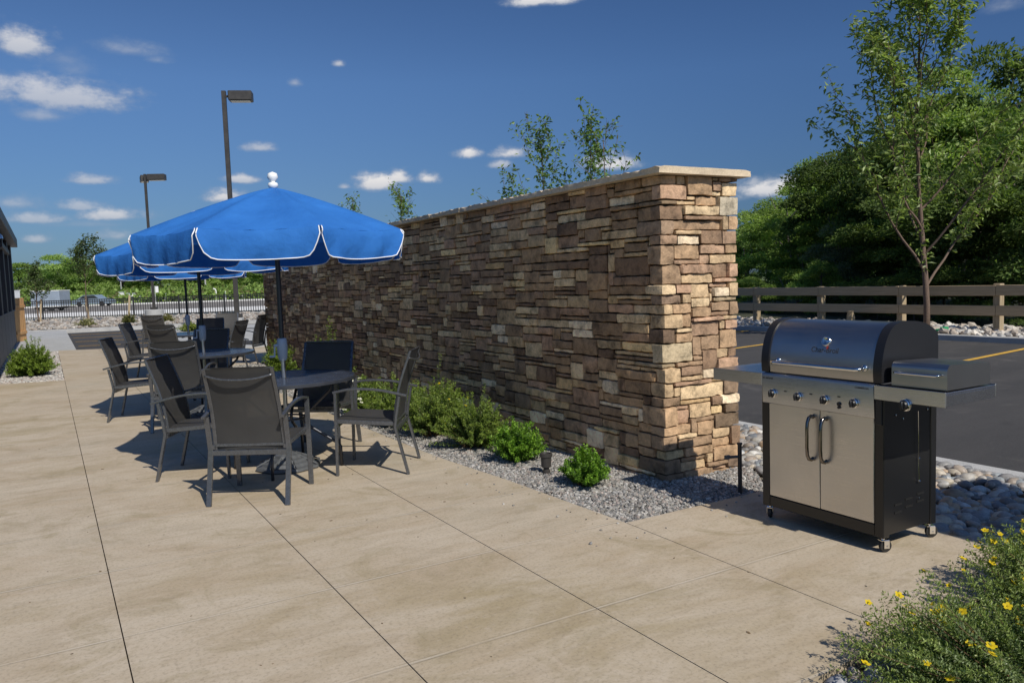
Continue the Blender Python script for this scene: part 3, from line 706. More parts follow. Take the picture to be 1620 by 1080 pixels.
# ------------------------------------------------------------------ chair
def bez(p, n=6):
    """smooth polyline through points (catmull-rom)"""
    P = [Vector(q) for q in p]; P = [P[0]*2-P[1]]+P+[P[-1]*2-P[-2]]; out = []
    for i in range(1, len(P)-2):
        for k in range(n):
            t = k/n; a, b, c, d = P[i-1], P[i], P[i+1], P[i+2]
            out.append(.5*((2*b)+(c-a)*t+(2*a-5*b+4*c-d)*t*t+(3*b-a-3*c+d)*t**3))
    out.append(P[-2]); return out
def make_chair():
    root = empty('patio_chair')
    for s in (-1, 1):
        x = s*.268
        m_ = MB(); m_.bar([(x, -.29, .0), (x, -.205, .36), (x, -.215, .44), (x, -.245, .60)], .020, .034, up=(1, 0, 0)); m_.build('leg', M_frame, root, autos=30)
        m_ = MB(); m_.bar([(x, .255, .0), (x, .245, .635)], .020, .034, up=(1, 0, 0)); m_.build('leg', M_frame, root, autos=30)
        m_ = MB(); m_.bar(bez([(x, .262, .640), (x, .12, .662), (x, -.08, .652), (x, -.30, .602)]), .026, .018, up=(0, 0, 1)); m_.build('armrest', M_frame, root, autos=40)
    sf = MB()
    for s in (-1, 1): sf.bar([(s*.247, .25, .415), (s*.247, -.215, .385)], .020, .030, up=(0, 0, 1))
    sf.bar([(-.258, .245, .385), (.258, .245, .385)], .02, .03); sf.bar([(-.258, -.205, .345), (.258, -.205, .345)], .022, .034)
    sf.build('seat_frame', M_frame, root, autos=30)
    bf = MB()
    prof = bez([(0, -.190, .36), (0, -.205, .50), (0, -.245, .68), (0, -.335, .93)], 5)
    for s in (-1, 1): bf.bar([(s*(.238-.012*i/len(prof)), p.y, p.z) for i, p in enumerate(prof)], .018, .024, up=(1, 0, 0))
    bf.bar([(-.236, -.197, .395), (.236, -.197, .395)], .016, .02); bf.bar([(-.226, -.336, .932), (.226, -.336, .932)], .012, .012); bf.build('back_frame', M_frame, root, autos=40)
    hb = MB(); hb.tube(bez([(-.228, -.325, .885), (-.12, -.350, .862), (0, -.356, .855), (.12, -.350, .862), (.228, -.325, .885)], 5), .0075, 8, up=(0, 0, 1)); hb.build('back_handle', M_frame, root, smooth=True)
    # slings
    def sheet(fn, nu, nv, thick, name):
        V = []; F = []
        for k in (0, 1):
            for j in range(nv+1):
                for i in range(nu+1):
                    V.append(fn(i/nu, j/nv, (k-.5)*thick))
        N = (nu+1)*(nv+1)
        for j in range(nv):
            for i in range(nu):
                a = j*(nu+1)+i; q = [a, a+1, a+nu+2, a+nu+1]; F.append(q[::-1]); F.append([t_+N for t_ in q])
        for j in range(nv):
            for e in (0, nu):
                a = j*(nu+1)+e; F.append([a, a+nu+1, a+nu+1+N, a+N])
        for i in range(nu):
            for e in (0, nv*(nu+1)):
                a = e+i; F.append([a, a+1, a+1+N, a+N])
        m_ = MB(); m_.add(V, np.array(F)); return m_.build(name, M_sling, root, smooth=False, autos=50)
    pb = bez([(0, -.185, .365), (0, -.203, .50), (0, -.243, .68), (0, -.325, .905), (0, -.342, .94)], 4)
    def bfn(u, v, t):
        k = v*(len(pb)-1); i = min(int(k), len(pb)-2); p = pb[i].lerp(pb[i+1], k-i)
        sag = .012*(1-(2*u-1)**2); w = .232-.012*v
        return ((u-.5)*2*w, p.y-sag+t, p.z)
    sheet(bfn, 8, len(pb)-1, .004, 'backrest')
    def sfn(u, v, t):
        y = .262-.455*v; z = .432-.030*v-.014*(1-(2*u-1)**2)*(sin(pi*min(1, v*1.05)))+t
        if v == 0: z -= .012
        return ((u-.5)*2*.252, y, z)
    sheet(sfn, 8, 8, .005, 'seat')
    return root
GC = 'charcoal sling armchairs around the patio tables'
CH = [((1.23, 5.63), (.54, .84), 'dark mesh armchair nearest the camera, its back turned to us'),
      ((2.19, 5.90), (-.84, .54), 'dark mesh armchair seen from the side, right of the nearest table'),
      ((1.02, 6.63), (.89, -.455), 'dark mesh armchair on the left of the nearest table, half hidden by the closest chair'),
      ((2.03, 6.90), (-.62, -.78), 'dark mesh armchair facing the camera between the nearest table and the stone wall'),
      ((.87, 10.05), (.94, -.34), 'leftmost dark mesh armchair, alone on the left of the second table'),
      ((1.21, 8.97), (.40, .91), 'dark mesh armchair with its back to us in front of the second table'),
      ((1.68, 10.68), (-.53, -.85), 'dark mesh armchair facing us on the far side of the second table'),
      ((2.46, 13.50), (-.80, .60), 'dark mesh armchair seen nearly edge on, right of the third table'),
      ((1.40, 14.50), (.89, -.455), 'dark mesh armchair on the left of the third table, its back catching blue shade'),
      ((1.69, 13.50), (.62, .78), 'dark mesh armchair with its back to us in front of the third table'),
      ((2.45, 14.82), (-.30, -.95), 'dark mesh armchair facing us on the far side of the third table'),
      ((3.35, 15.85), (-.80, .60), 'dark mesh armchair standing at the far end of the stone wall'),
      ((3.28, 17.75), (-.35, -.94), 'sunlit pale looking mesh armchair beyond the last parasol, facing us'),
      ((2.12, 19.20), (.45, .89), 'most distant dark mesh armchair, below the concrete lamp base')]
ch0 = make_chair()
for i, (p, f, lab) in enumerate(CH):
    o = ch0 if i == 0 else copy_tree(ch0)
    o.location = (p[0], p[1], 0.001); o.rotation_euler = (0, 0, math.atan2(-f[0], f[1]))
    tag(o, lab, 'chair', GC)

# ------------------------------------------------------------------ table
def make_table():
    root = empty('patio_table')
    R = .56; m_ = MB()
    m_.lathe([(R-.03, .700), (R-.004, .700), (R, .704), (R, .726), (R-.004, .730), (R-.035, .7305), (R-.03, .700)], seg=64)
    yy = -R+.045
    while yy < R-.04:      # slatted top
        hw = sqrt(max(0, (R-.03)**2-(yy+.0225)**2))
        if abs(yy+.0225) < .04:
            m_.box((-hw, yy, .708), (-.03, yy+.040, .7285), .003); m_.box((.03, yy, .708), (hw, yy+.040, .7285), .003)
        else: m_.box((-hw, yy, .708), (hw, yy+.040, .7285), .003)
        yy += .0455
    m_.lathe([(.024, .705), (.045, .705), (.045, .7295), (.024, .7295), (.024, .705)], seg=20)
    for a in (0, pi/2): m_.bar([(-cos(a)*(R-.03), -sin(a)*(R-.03), .697), (cos(a)*(R-.03), sin(a)*(R-.03), .697)], .03, .018)
    m_.build('tabletop', M_tabletop, root, autos=35)
    for k in range(4):
        a = pi/4+k*pi/2; c, s = cos(a), sin(a); m_ = MB()
        m_.tube([(c*.40, s*.40, .70), (c*.36, s*.36, .62), (c*.16, s*.16, .43), (c*.14, s*.14, .38), (c*.17, s*.17, .34), (c*.40, s*.40, .19), (c*.425, s*.425, .16), (c*.43, s*.43, .0)], .0125, 8, up=(-s, c, 0))
        m_.build('leg', M_poled, root, smooth=True)
    m_ = MB(); m_.tube([(.15*cos(t), .15*sin(t), .405) for t in np.linspace(0, 2*pi, 25)[:-1]], .008, 6, closed=True); m_.build('brace_ring', M_poled, root, smooth=True)
    return root
TP = [(1.60, 6.35), (1.53, 9.65), (2.03, 14.2)]
TL = ['nearest round charcoal table, under the largest looking blue parasol', 'middle round charcoal table, under the second blue parasol', 'furthest round charcoal table, under the last blue parasol']
tb = make_table()
for i, (p, l) in enumerate(zip(TP, TL)):
    o = tb if i == 0 else copy_tree(tb)
    o.location = (p[0], p[1], .001); o.rotation_euler = (0, 0, .25+i*.5); tag(o, l, 'table', 'round patio tables')

# ------------------------------------------------------------------ parasol
def make_parasol():
    root = empty('parasol'); PH = radians(-88); R = 1.05; ZR = 1.86; ZA = 2.235
    m_ = MB(); m_.tube([(0, 0, .98), (0, 0, ZA-.01)], .0195, 14, up=(0, 1, 0)); pole = m_.build('pole', M_poled, root, smooth=False, autos=40)
    m_ = MB(); m_.tube([(0, 0, .05), (0, 0, .95)], .0175, 14, up=(0, 1, 0)); m_.build('lower_pole', M_pols, root, autos=40)
    m_ = MB(); m_.lathe([(.0, .865), (.024, .865), (.036, .885), (.040, .94), (.042, .985), (.038, 1.035), (.030, 1.045), (.0, 1.046)], seg=16)
    ch = m_.build('crank_housing', M_crank, root, autos=45)
    m_ = MB(); m_.tube([(-.035, -.01, .99), (-.06, -.01, .99)], .012, 8); m_.bar([(-.062, -.01, 1.0), (-.066, -.01, .90)], .012, .012, up=(0, 1, 0)); m_.tube([(-.066, -.01, .905), (-.105, -.01, .905)], .009, 8)
    m_.build('crank_handle', M_crank, ch, autos=45)
    m_ = MB(); m_.lathe([(.02, ZA-.012), (.034, ZA), (.04, ZA+.018), (.034, ZA+.034), (.016, ZA+.040), (.022, ZA+.048), (.042, ZA+.075), (.034, ZA+.108), (.0, ZA+.122)], seg=20)
    m_.build('finial', M_white, root, smooth=True)
    # base
    m_ = MB(); prof = [(.0, .0), (.255, .0), (.265, .012), (.255, .03), (.215, .036), (.207, .056), (.165, .062), (.157, .082), (.115, .088), (.107, .108), (.06, .118), (.032, .13), (.03, .30), (.0, .30)]
    m_.lathe(prof, seg=8); m_.lathe([(.033, .2), (.036, .2), (.036, .31), (.0, .312)], seg=14)
    for k in range(8):
        a = k*pi/4; m_.bar([(cos(a)*.06, sin(a)*.06, .118), (cos(a)*.255, sin(a)*.255, .036)], .012, .012)
    m_.build('base', M_basep, root, autos=25)
    # canopy
    def rim(a):   # a in rib units 0..8 ; returns radius factor and z
        f = a-math.floor(a); return f
    V = []; F = []; NS = 12; NRR = 12
    for j in range(NRR+1):
        v = j/NRR
        for i in range(8*NS):
            a = PH+i/NS*pi/4; f = (i % NS)/NS; ang = (f-.5)*pi/4
            chord = cos(pi/8)/cos(ang)
            bow = 4*f*(1-f)
            rr = R*v*(chord*(1)+0*bow)*(1-.025*bow*v)
            z = ZA-(ZA-ZR)*(v**1.18)-.055*bow*(v*(1.15-v))*1.6+.012*bow*v*0
            # slack near the rim, gathered near the rib tips
            z -= .010*bow*v**3
            z += .004*sin(i*1.9+j*.7)*v*bow
            V.append((rr*cos(a), rr*sin(a), z))
    n = 8*NS
    for j in range(NRR):
        for i in range(n):
            a = j*n+i; b = j*n+(i+1) % n
            F.append([a, b, b+n, a+n])
    m_ = MB(); m_.add(V, np.array(F)); can = m_.build('canopy', M_canvas, root, smooth=True)
    # valance panels : hanging below rim, pulled in at both ends with rounded lower corners
    for k in range(8):
        V = []; F = []; nu, nv = 22, 7
        def pt(f, v):
            a = PH+(k+f)*pi/4; ang = (f-.5)*pi/4; chord = cos(pi/8)/cos(ang); bow = 4*f*(1-f)
            rr = R*chord*(1-.025*bow); z = ZR-.055*bow*.15*1.6-.010*bow
            e = min(f, 1-f); 
            drop = .020+.180*math.tanh(((e+.002)/.058)**1.25)+.004*sin(k*2.1+f*5)*min(1, e*8)
            fo = (.010*sin(f*27+k*1.7+v*2)+.008*sin(f*61+k*.9+1-v*3)+.006*sin(f*17+k*5.1+v*4)*1.4)*v
            rr2 = rr+.050*v*(1-v)*(.3+.7*bow)+.012*v-.022*v*v*bow+fo
            return (rr2*cos(a), rr2*sin(a), z-drop*v**1.25)
        for j in range(nv+1):
            for i in range(nu+1):
                f = i/nu; f = .5-.5*cos(pi*f); f = .012+f*.976
                V.append(pt(f, j/nv))
        for j in range(nv):
            for i in range(nu):
                a = j*(nu+1)+i; F.append([a, a+1, a+nu+2, a+nu+1])
        m_ = MB(); m_.add(V, np.array(F)); val = m_.build('valance', M_canvas, root, smooth=True)
        edge = [V[j*(nu+1)] for j in range(nv+1)]+[V[nv*(nu+1)+i] for i in range(1, nu+1)]+[V[j*(nu+1)+nu] for j in range(nv-1, -1, -1)]
        m_ = MB(); m_.tube(edge, .0042, 6); m_.build('piping', M_piping, val, smooth=True)
    for k in range(8):
        a = PH+k*pi/4; c, s = cos(a), sin(a); m_ = MB()
        m_.bar([(c*.03, s*.03, ZA-.05), (c*.5, s*.5, ZA-.165), (c*(R-.03), s*(R-.03), ZR-.012)], .010, .014)
        rb = m_.build('rib', M_poled, root); m_ = MB(); m_.bar([(c*.03, s*.03, 1.76), (c*.55, s*.55, ZA-.19)], .008, .012); m_.build('strut', M_poled, rb)
    m_ = MB(); m_.lathe([(.0, 1.73), (.04, 1.73), (.045, 1.76), (.03, 1.80), (.0, 1.80)], seg=16); m_.build('hub', M_poled, root)
    return root
pa = make_parasol()
PL = ['nearest blue parasol with white piping, biggest in the picture', 'second blue parasol, partly hidden behind the nearest one on its left', 'furthest blue parasol, low and small behind the other two']
for i, (p, l) in enumerate(zip(TP, PL)):
    o = pa if i == 0 else copy_tree(pa)
    o.location = (p[0], p[1], .001 if i == 0 else (.001, .0, -.0)[i]); o.rotation_euler = (0, 0, [0, 0, .12][i]); tag(o, l, 'parasol', 'blue parasols through the tables')

# ------------------------------------------------------------------ barbecue
gx, gy = 3.78, 2.81
grill = empty('gas_grill', (gx, gy, 0.001), label='stainless steel and black gas barbecue on casters at the patio edge', cat='grill')
def gb(): return MB()
def W2(x, y, z): return (x-gx, y-gy, z)
def gbox(m_, x0, x1, y0, y1, z0, z1, b=.003): m_.box((x0-gx, y0-gy, z0), (x1-gx, y1-gy, z1), b); return m_
for (x, y) in [(3.585, 3.175), (3.585, 2.445), (3.985, 3.175), (3.985, 2.445)]:
    m_ = gb(); gbox(m_, x-.025, x+.025, y-.026, y+.026, .078, .86, .004); m_.build('post', M_blackpaint, grill)
m_ = gb(); gbox(m_, 3.563, 3.61, 2.472, 3.148, .080, .142); gbox(m_, 3.96, 4.008, 2.472, 3.148, .080, .142); gbox(m_, 3.611, 3.959, 2.472, 3.148, .085, .10); m_.build('base_rail', M_blackpaint, grill)
for y0, y1 in [(2.424, 2.436), (3.184, 3.196)]:
    m_ = gb(); gbox(m_, 3.611, 3.959, y0, y1, .09, .80, .002)
    sp_ = m_.build('side_panel', M_blackpaint, grill)
    if y0 < 3:
        m2 = gb()
        for (xx, zz) in [(3.655, .235), (3.655, .195), (3.745, .25), (3.745, .21), (3.845, .262), (3.845, .222)]: gbox(m2, xx, xx+.06, 2.4215, 2.4236, zz-.006, zz+.006, 0)
        m2.build('vent_slot', mat('void', (.002, .002, .002), .9), sp_)
        m2 = gb()
        for (xx, zz) in [(3.66, .70), (3.72, .675), (3.86, .24), (3.93, .70)]: m2.lathe([(0, -.004), (.005, -.003), (.005, 0)], c=W2(xx, 2.4225, zz), axis='Y', seg=8)
        m2.build('screw', M_chrome, sp_)
m_ = gb(); gbox(m_, 3.962, 3.972, 2.472, 3.148, .15, .80, .002); m_.build('back_panel', M_blackpaint, grill)
m_ = gb(); m_.tube([W2(3.838, 2.414, .702), W2(3.842, 2.412, .46), W2(3.84, 2.412, .41), W2(3.847, 2.412, .335)], .0018, 6)
m_.lathe([(0, -.006), (.008, 0), (0, .006)], c=W2(3.843, 2.412, .455), seg=8); m_.lathe([(0, -.006), (.008, 0), (0, .006)], c=W2(3.847, 2.412, .335), seg=8)
m_.build('match_chain', M_chrome, grill)
# doors
for (y0, y1, hy) in [(2.474, 2.797, 2.758), (2.801, 3.146, 2.845)]:
    m_ = gb(); gbox(m_, 3.560, 3.578, y0, y1, .146, .694, .003); d = m_.build('door', M_steel, grill, autos=30)
    m_ = gb(); m_.tube([W2(*q) for q in [(3.562, hy, .645), (3.548, hy, .652), (3.528, hy, .645), (3.516, hy, .62), (3.512, hy, .58), (3.512, hy, .485), (3.516, hy, .44), (3.528, hy, .418), (3.548, hy, .411), (3.562, hy, .418)]], .0095, 10, up=(0, 1, 0)); m_.build('handle', M_dchrome, d, smooth=True)
# control panel with rolled upper edge
def prism_y(m_, prof, y0, y1):
    k = len(prof); V = [(x-gx, y0-gy, z) for x, z in prof]+[(x-gx, y1-gy, z) for x, z in prof]
    F = [np.array([[i, (i+1) % k, k+(i+1) % k, k+i] for i in range(k)]), np.array([list(range(k))[::-1]]), np.array([list(range(k, 2*k))])]
    m_.add(V, F)
m_ = gb(); prism_y(m_, [(3.60, .690), (3.548, .690), (3.5445, .694), (3.538, .845), (3.541, .858), (3.548, .865), (3.60, .868)][::-1], 2.462, 3.178); cp = m_.build('control_panel', M_steelh, grill, autos=20)
for ky, kz, kr in [(3.098, .752, .021), (2.922, .752, .021), (2.750, .754, .021), (2.572, .757, .021), (2.290, .782, .024)]:
    xf = 3.5425 if ky > 2.4 else 3.5385
    kn = empty('control_knob', W2(xf, ky, kz)); kn.parent = grill
    m_ = MB(); m_.lathe([(0, -.004), (kr*1.25, -.004), (kr*1.3, -.001), (kr*1.3, .0)], axis='X', seg=24); m_.build('bezel', M_chrome, kn, autos=30)
    m_ = MB(); m_.lathe([(kr*1.02, -.004), (kr*.98, -.010), (kr*.82, -.026), (kr*.72, -.029), (0, -.029)], axis='X', seg=20); m_.box((-.040, -.006, -kr*.85), (-.026, .006, kr*.85), .003); m_.build('grip', M_blackcast, kn, autos=40)
    m_ = MB(); m_.lathe([(kr*1.13, -.006), (kr*1.14, -.013), (kr*1.02, -.016), (kr*1.0, -.006)], axis='X', seg=24); m_.build('collar', M_chrome, kn, autos=40)
m_ = gb()
for yy, zz in [(3.012, .772), (2.84, .775), (2.664, .780)]: gbox(m_, 3.538, 3.545, yy-.008, yy+.008, zz-.003, zz+.003, 0)
m_.build('indicator_slot', M_blackcast, grill)
m_ = gb(); m_.lathe([(.011, 0), (.011, -.008), (.008, -.011), (0, -.011)], c=W2(3.544, 2.664, .742), axis='X', seg=16); m_.lathe([(.008, 0), (.008, -.008), (0, -.009)], c=W2(3.544, 2.664, .724), axis='X', seg=16); m_.build('igniter_button', M_blackcast, grill)
m_ = gb(); gbox(m_, 3.548, 3.60, 2.425, 2.4615, .66, .788, .003); m_.build('panel_end', M_blackcast, grill)
# side shelves
def shelf(y0, y1):
    m_ = gb()
    gbox(m_, 3.5385, 3.546, y0, y1, .79, .862, .002); gbox(m_, 3.547, 3.96, y0+.002, y1-.002, .848, .858, .002); gbox(m_, 3.961, 3.968, y0, y1, .80, .862, .002)
    ye = y1 if y1 > 3.3 else y0
    a, b = (ye-.008, ye-.001) if y1 > 3.3 else (ye+.001, ye+.008)
    gbox(m_, 3.547, 3.960, a, b, .795, .8475, .001)
    return m_.build('side_shelf', M_steelh, grill, autos=30)
shelf(3.180, 3.565); shelf(2.095, 2.460)
# side burner lid
def rounded_lid(name, x0, x1, y0, y1, z0, z1, m__, r=.02, parent=grill):
    m_ = gb(); prof = [(x0, z0), (x0, z1-r*1.5)]
    for k in range(1, 6): a = k/5*pi/2; prof.append((x0+r*1.5*(1-cos(a)), z1-r*1.5*(1-sin(a))))
    for k in range(0, 5): a = k/4*pi/2; prof.append((x1-r+r*sin(a), z1-.012-r+r*cos(a)))
    prof.append((x1, z0)); prism_y(m_, prof, y0, y1); return m_.build(name, m__, parent, autos=25)
lid = rounded_lid('side_burner_lid', 3.570, 3.93, 2.105, 2.385, .866, .985, M_hood)
m_ = gb(); m_.tube([W2(*q) for q in [(3.571, 2.355, .935), (3.545, 2.355, .935), (3.540, 2.345, .933), (3.540, 2.145, .933), (3.545, 2.135, .935), (3.571, 2.135, .935)]], .0055, 10, up=(0, 0, 1)); m_.build('lid_handle', M_chrome, lid, smooth=True)
# hood: stainless curved shell between black cast ends
hp = bez([(3.560, 0, .872), (3.556, 0, .93), (3.565, 0, 1.00), (3.590, 0, 1.075), (3.635, 0, 1.135), (3.70, 0, 1.162), (3.80, 0, 1.164), (3.90, 0, 1.150), (3.98, 0, 1.118), (4.018, 0, 1.085), (4.022, 0, 1.04), (4.02, 0, .88)], 4)
def shell(prof, y0, y1, off, mat_, name, parent, closed_ends=True):
    c = Vector((3.79, 0, .95)); P = []
    for p in prof:
        v = (p-c); P.append((p.x+v.normalized().x*off, p.z+v.normalized().z*off))
    m_ = gb(); prism_y(m_, P, y0, y1); return m_.build(name, mat_, parent, autos=25)
hood = shell(hp, 2.475, 3.138, 0.0, M_hood, 'hood', grill)
shell(hp, 2.425, 2.474, .006, M_blackcast, 'hood_end', hood); shell(hp, 3.139, 3.192, .006, M_blackcast, 'hood_end', hood)
m_ = gb(); m_.tube([W2(*q) for q in [(3.560, 3.075, .940), (3.520, 3.075, .938), (3.505, 3.072, .936), (3.500, 3.055, .935), (3.500, 2.545, .935), (3.505, 2.528, .936), (3.520, 2.525, .938), (3.560, 2.525, .940)]], .0105, 12, up=(0, 0, 1))
for yy in (3.075, 2.525): m_.lathe([(0, -.014), (.016, -.012), (.018, 0)], c=W2(3.560, yy, .94), axis='X', seg=16)
m_.build('hood_handle', M_chrome, hood, smooth=True)
m_ = MB(); m_.lathe([(0, -.004), (.018, -.006), (.022, -.010), (.026, -.008), (.028, 0)], axis='X', seg=28); bd = m_.build('badge', M_chrome, hood, smooth=True)
bd.location = W2(3.584, 2.773, 1.062); bd.rotation_euler = (0, radians(19), 0)
def text_mesh(name, s_, size, loc, rot, m__, parent, ext=.0006):
    cu = bpy.data.curves.new(name, 'FONT'); cu.body = s_; cu.size = size; cu.extrude = ext; cu.align_x = 'CENTER'; cu.offset = .0004
    to = bpy.data.objects.new(name, cu); COL.objects.link(to); bpy.context.view_layer.update()
    me = bpy.data.meshes.new_from_object(to.evaluated_get(bpy.context.evaluated_depsgraph_get())); bpy.data.objects.remove(to)
    o = link(name, me, parent, m__); o.location = loc; o.rotation_euler = rot; return o
RX = (radians(90), 0, radians(-90))
def face_rot(tiltdeg):
    return (Matrix.Rotation(radians(tiltdeg), 4, 'Y') @ Matrix.Rotation(radians(-90), 4, 'Z') @ Matrix.Rotation(radians(90), 4, 'X')).to_euler()
text_mesh('hood_lettering', 'Char-Broil', .040, W2(3.5655, 2.773, 1.004), face_rot(16), M_dark, hood)
m_ = MB(); m_.box((-.001, -.004, -.008), (.0, .004, .008), 0); rf = m_.build('flame_mark', M_red, hood); rf.location = W2(3.570, 2.758, 1.031); rf.rotation_euler = (.4, radians(16), 0)
text_mesh('panel_lettering', 'COMMERCIAL', .013, W2(3.5380, 2.528, .836), face_rot(2.3), M_dark, cp)
text_mesh('panel_lettering', 'tru infrared', .016, W2(3.5380, 3.135, .833), face_rot(2.3), M_dark, cp)
# tank-side small latch on hood end
m_ = gb(); m_.bar([W2(3.80, 2.415, .96), W2(3.86, 2.415, .915)], .012, .02, up=(0, 1, 0)); m_.build('hinge_arm', M_blackcast, hood)
# casters
for i, (x, y) in enumerate([(3.590, 3.172), (3.590, 2.443), (3.985, 3.172), (3.985, 2.443)]):
    c = empty('caster', W2(x, y, 0), [.5, -.35, .2, -.5][i]); c.parent = grill
    m_ = MB(); m_.lathe([(0, -.011), (.020, -.011), (.031, -.009), (.033, -.004), (.033, .004), (.031, .009), (.020, .011), (0, .011)], c=(.012, 0, .033), axis='Y', seg=24); m_.build('wheel', M_rubber, c, autos=40)
    m_ = MB(); m_.box((-.018, -.017, .060), (.026, .017, .066), .002); m_.box((-.004, -.018, .022), (.026, -.0155, .062), .001); m_.box((-.004, .0155, .022), (.026, .018, .062), .001)
    m_.lathe([(.010, .066), (.010, .082), (0, .084)], seg=12); m_.lathe([(0, -.020), (.006, -.019), (.006, .019), (0, .020)], c=(.012, 0, .033), axis='Y', seg=10); m_.build('fork', M_chrome, c, autos=30)

# ------------------------------------------------------------------ small things by the wall
t = empty('garden_spotlight', (3.16, 4.93, -.02), .6, label='small dark cylindrical landscape light in the gravel between the two round bushes', cat='light')
m_ = MB(); m_.lathe([(0, .0), (.030, .0), (.030, .03), (.022, .035), (.022, .05), (.038, .058), (.040, .13), (.047, .135), (.047, .16), (.036, .162), (.033, .150), (0, .148)], seg=20); m_.build('housing', M_lampm, t, autos=30)
t = empty('conduit_stake', (3.86, 3.66, -.02), label='short dark vertical pipe with a side valve at the wall end', cat='pipe')
m_ = MB(); m_.tube([(0, 0, 0), (0, 0, .34)], .014, 10, up=(0, 1, 0)); m_.lathe([(0, .34), (.018, .34), (.018, .352), (0, .354)], seg=10); m_.build('pipe', M_lampm, t, autos=40)
m_ = MB(); m_.tube([(0, 0, .26), (-.07, .03, .26)], .010, 8); m_.box((-.10, .02, .248), (-.06, .045, .274), .004); m_.build('valve', M_basep, t, autos=40)

# ------------------------------------------------------------------ leaves
def leaf_block(P, D, N, L, Wd, fold=.25, col=None, curl=0.0):
    """P base, D direction, N normal (n,3); rhombic folded leaf of 4 verts / 2 tris"""
    D = D/np.linalg.norm(D, axis=1)[:, None]; Sx = np.cross(D, N); Sx /= (np.linalg.norm(Sx, axis=1)[:, None]+1e-9); N = np.cross(Sx, D)
    L = np.asarray(L)[:, None]; Wd = np.asarray(Wd)[:, None]
    mid = P+D*L*.45
    a = P; b = mid+Sx*Wd*.5+N*Wd*fold; c = P+D*L-N*L*curl; d = mid-Sx*Wd*.5+N*Wd*fold
    V = np.stack([a, b, c, d], 1).reshape(-1, 3); n = len(P); i = np.arange(n)[:, None]*4
    F = np.concatenate([i+np.array([[0, 1, 2]]), i+np.array([[0, 2, 3]])], 0)
    return V, F, np.repeat(col, 4, 0)
def unit(v): return v/(np.linalg.norm(v, axis=-1, keepdims=True)+1e-9)
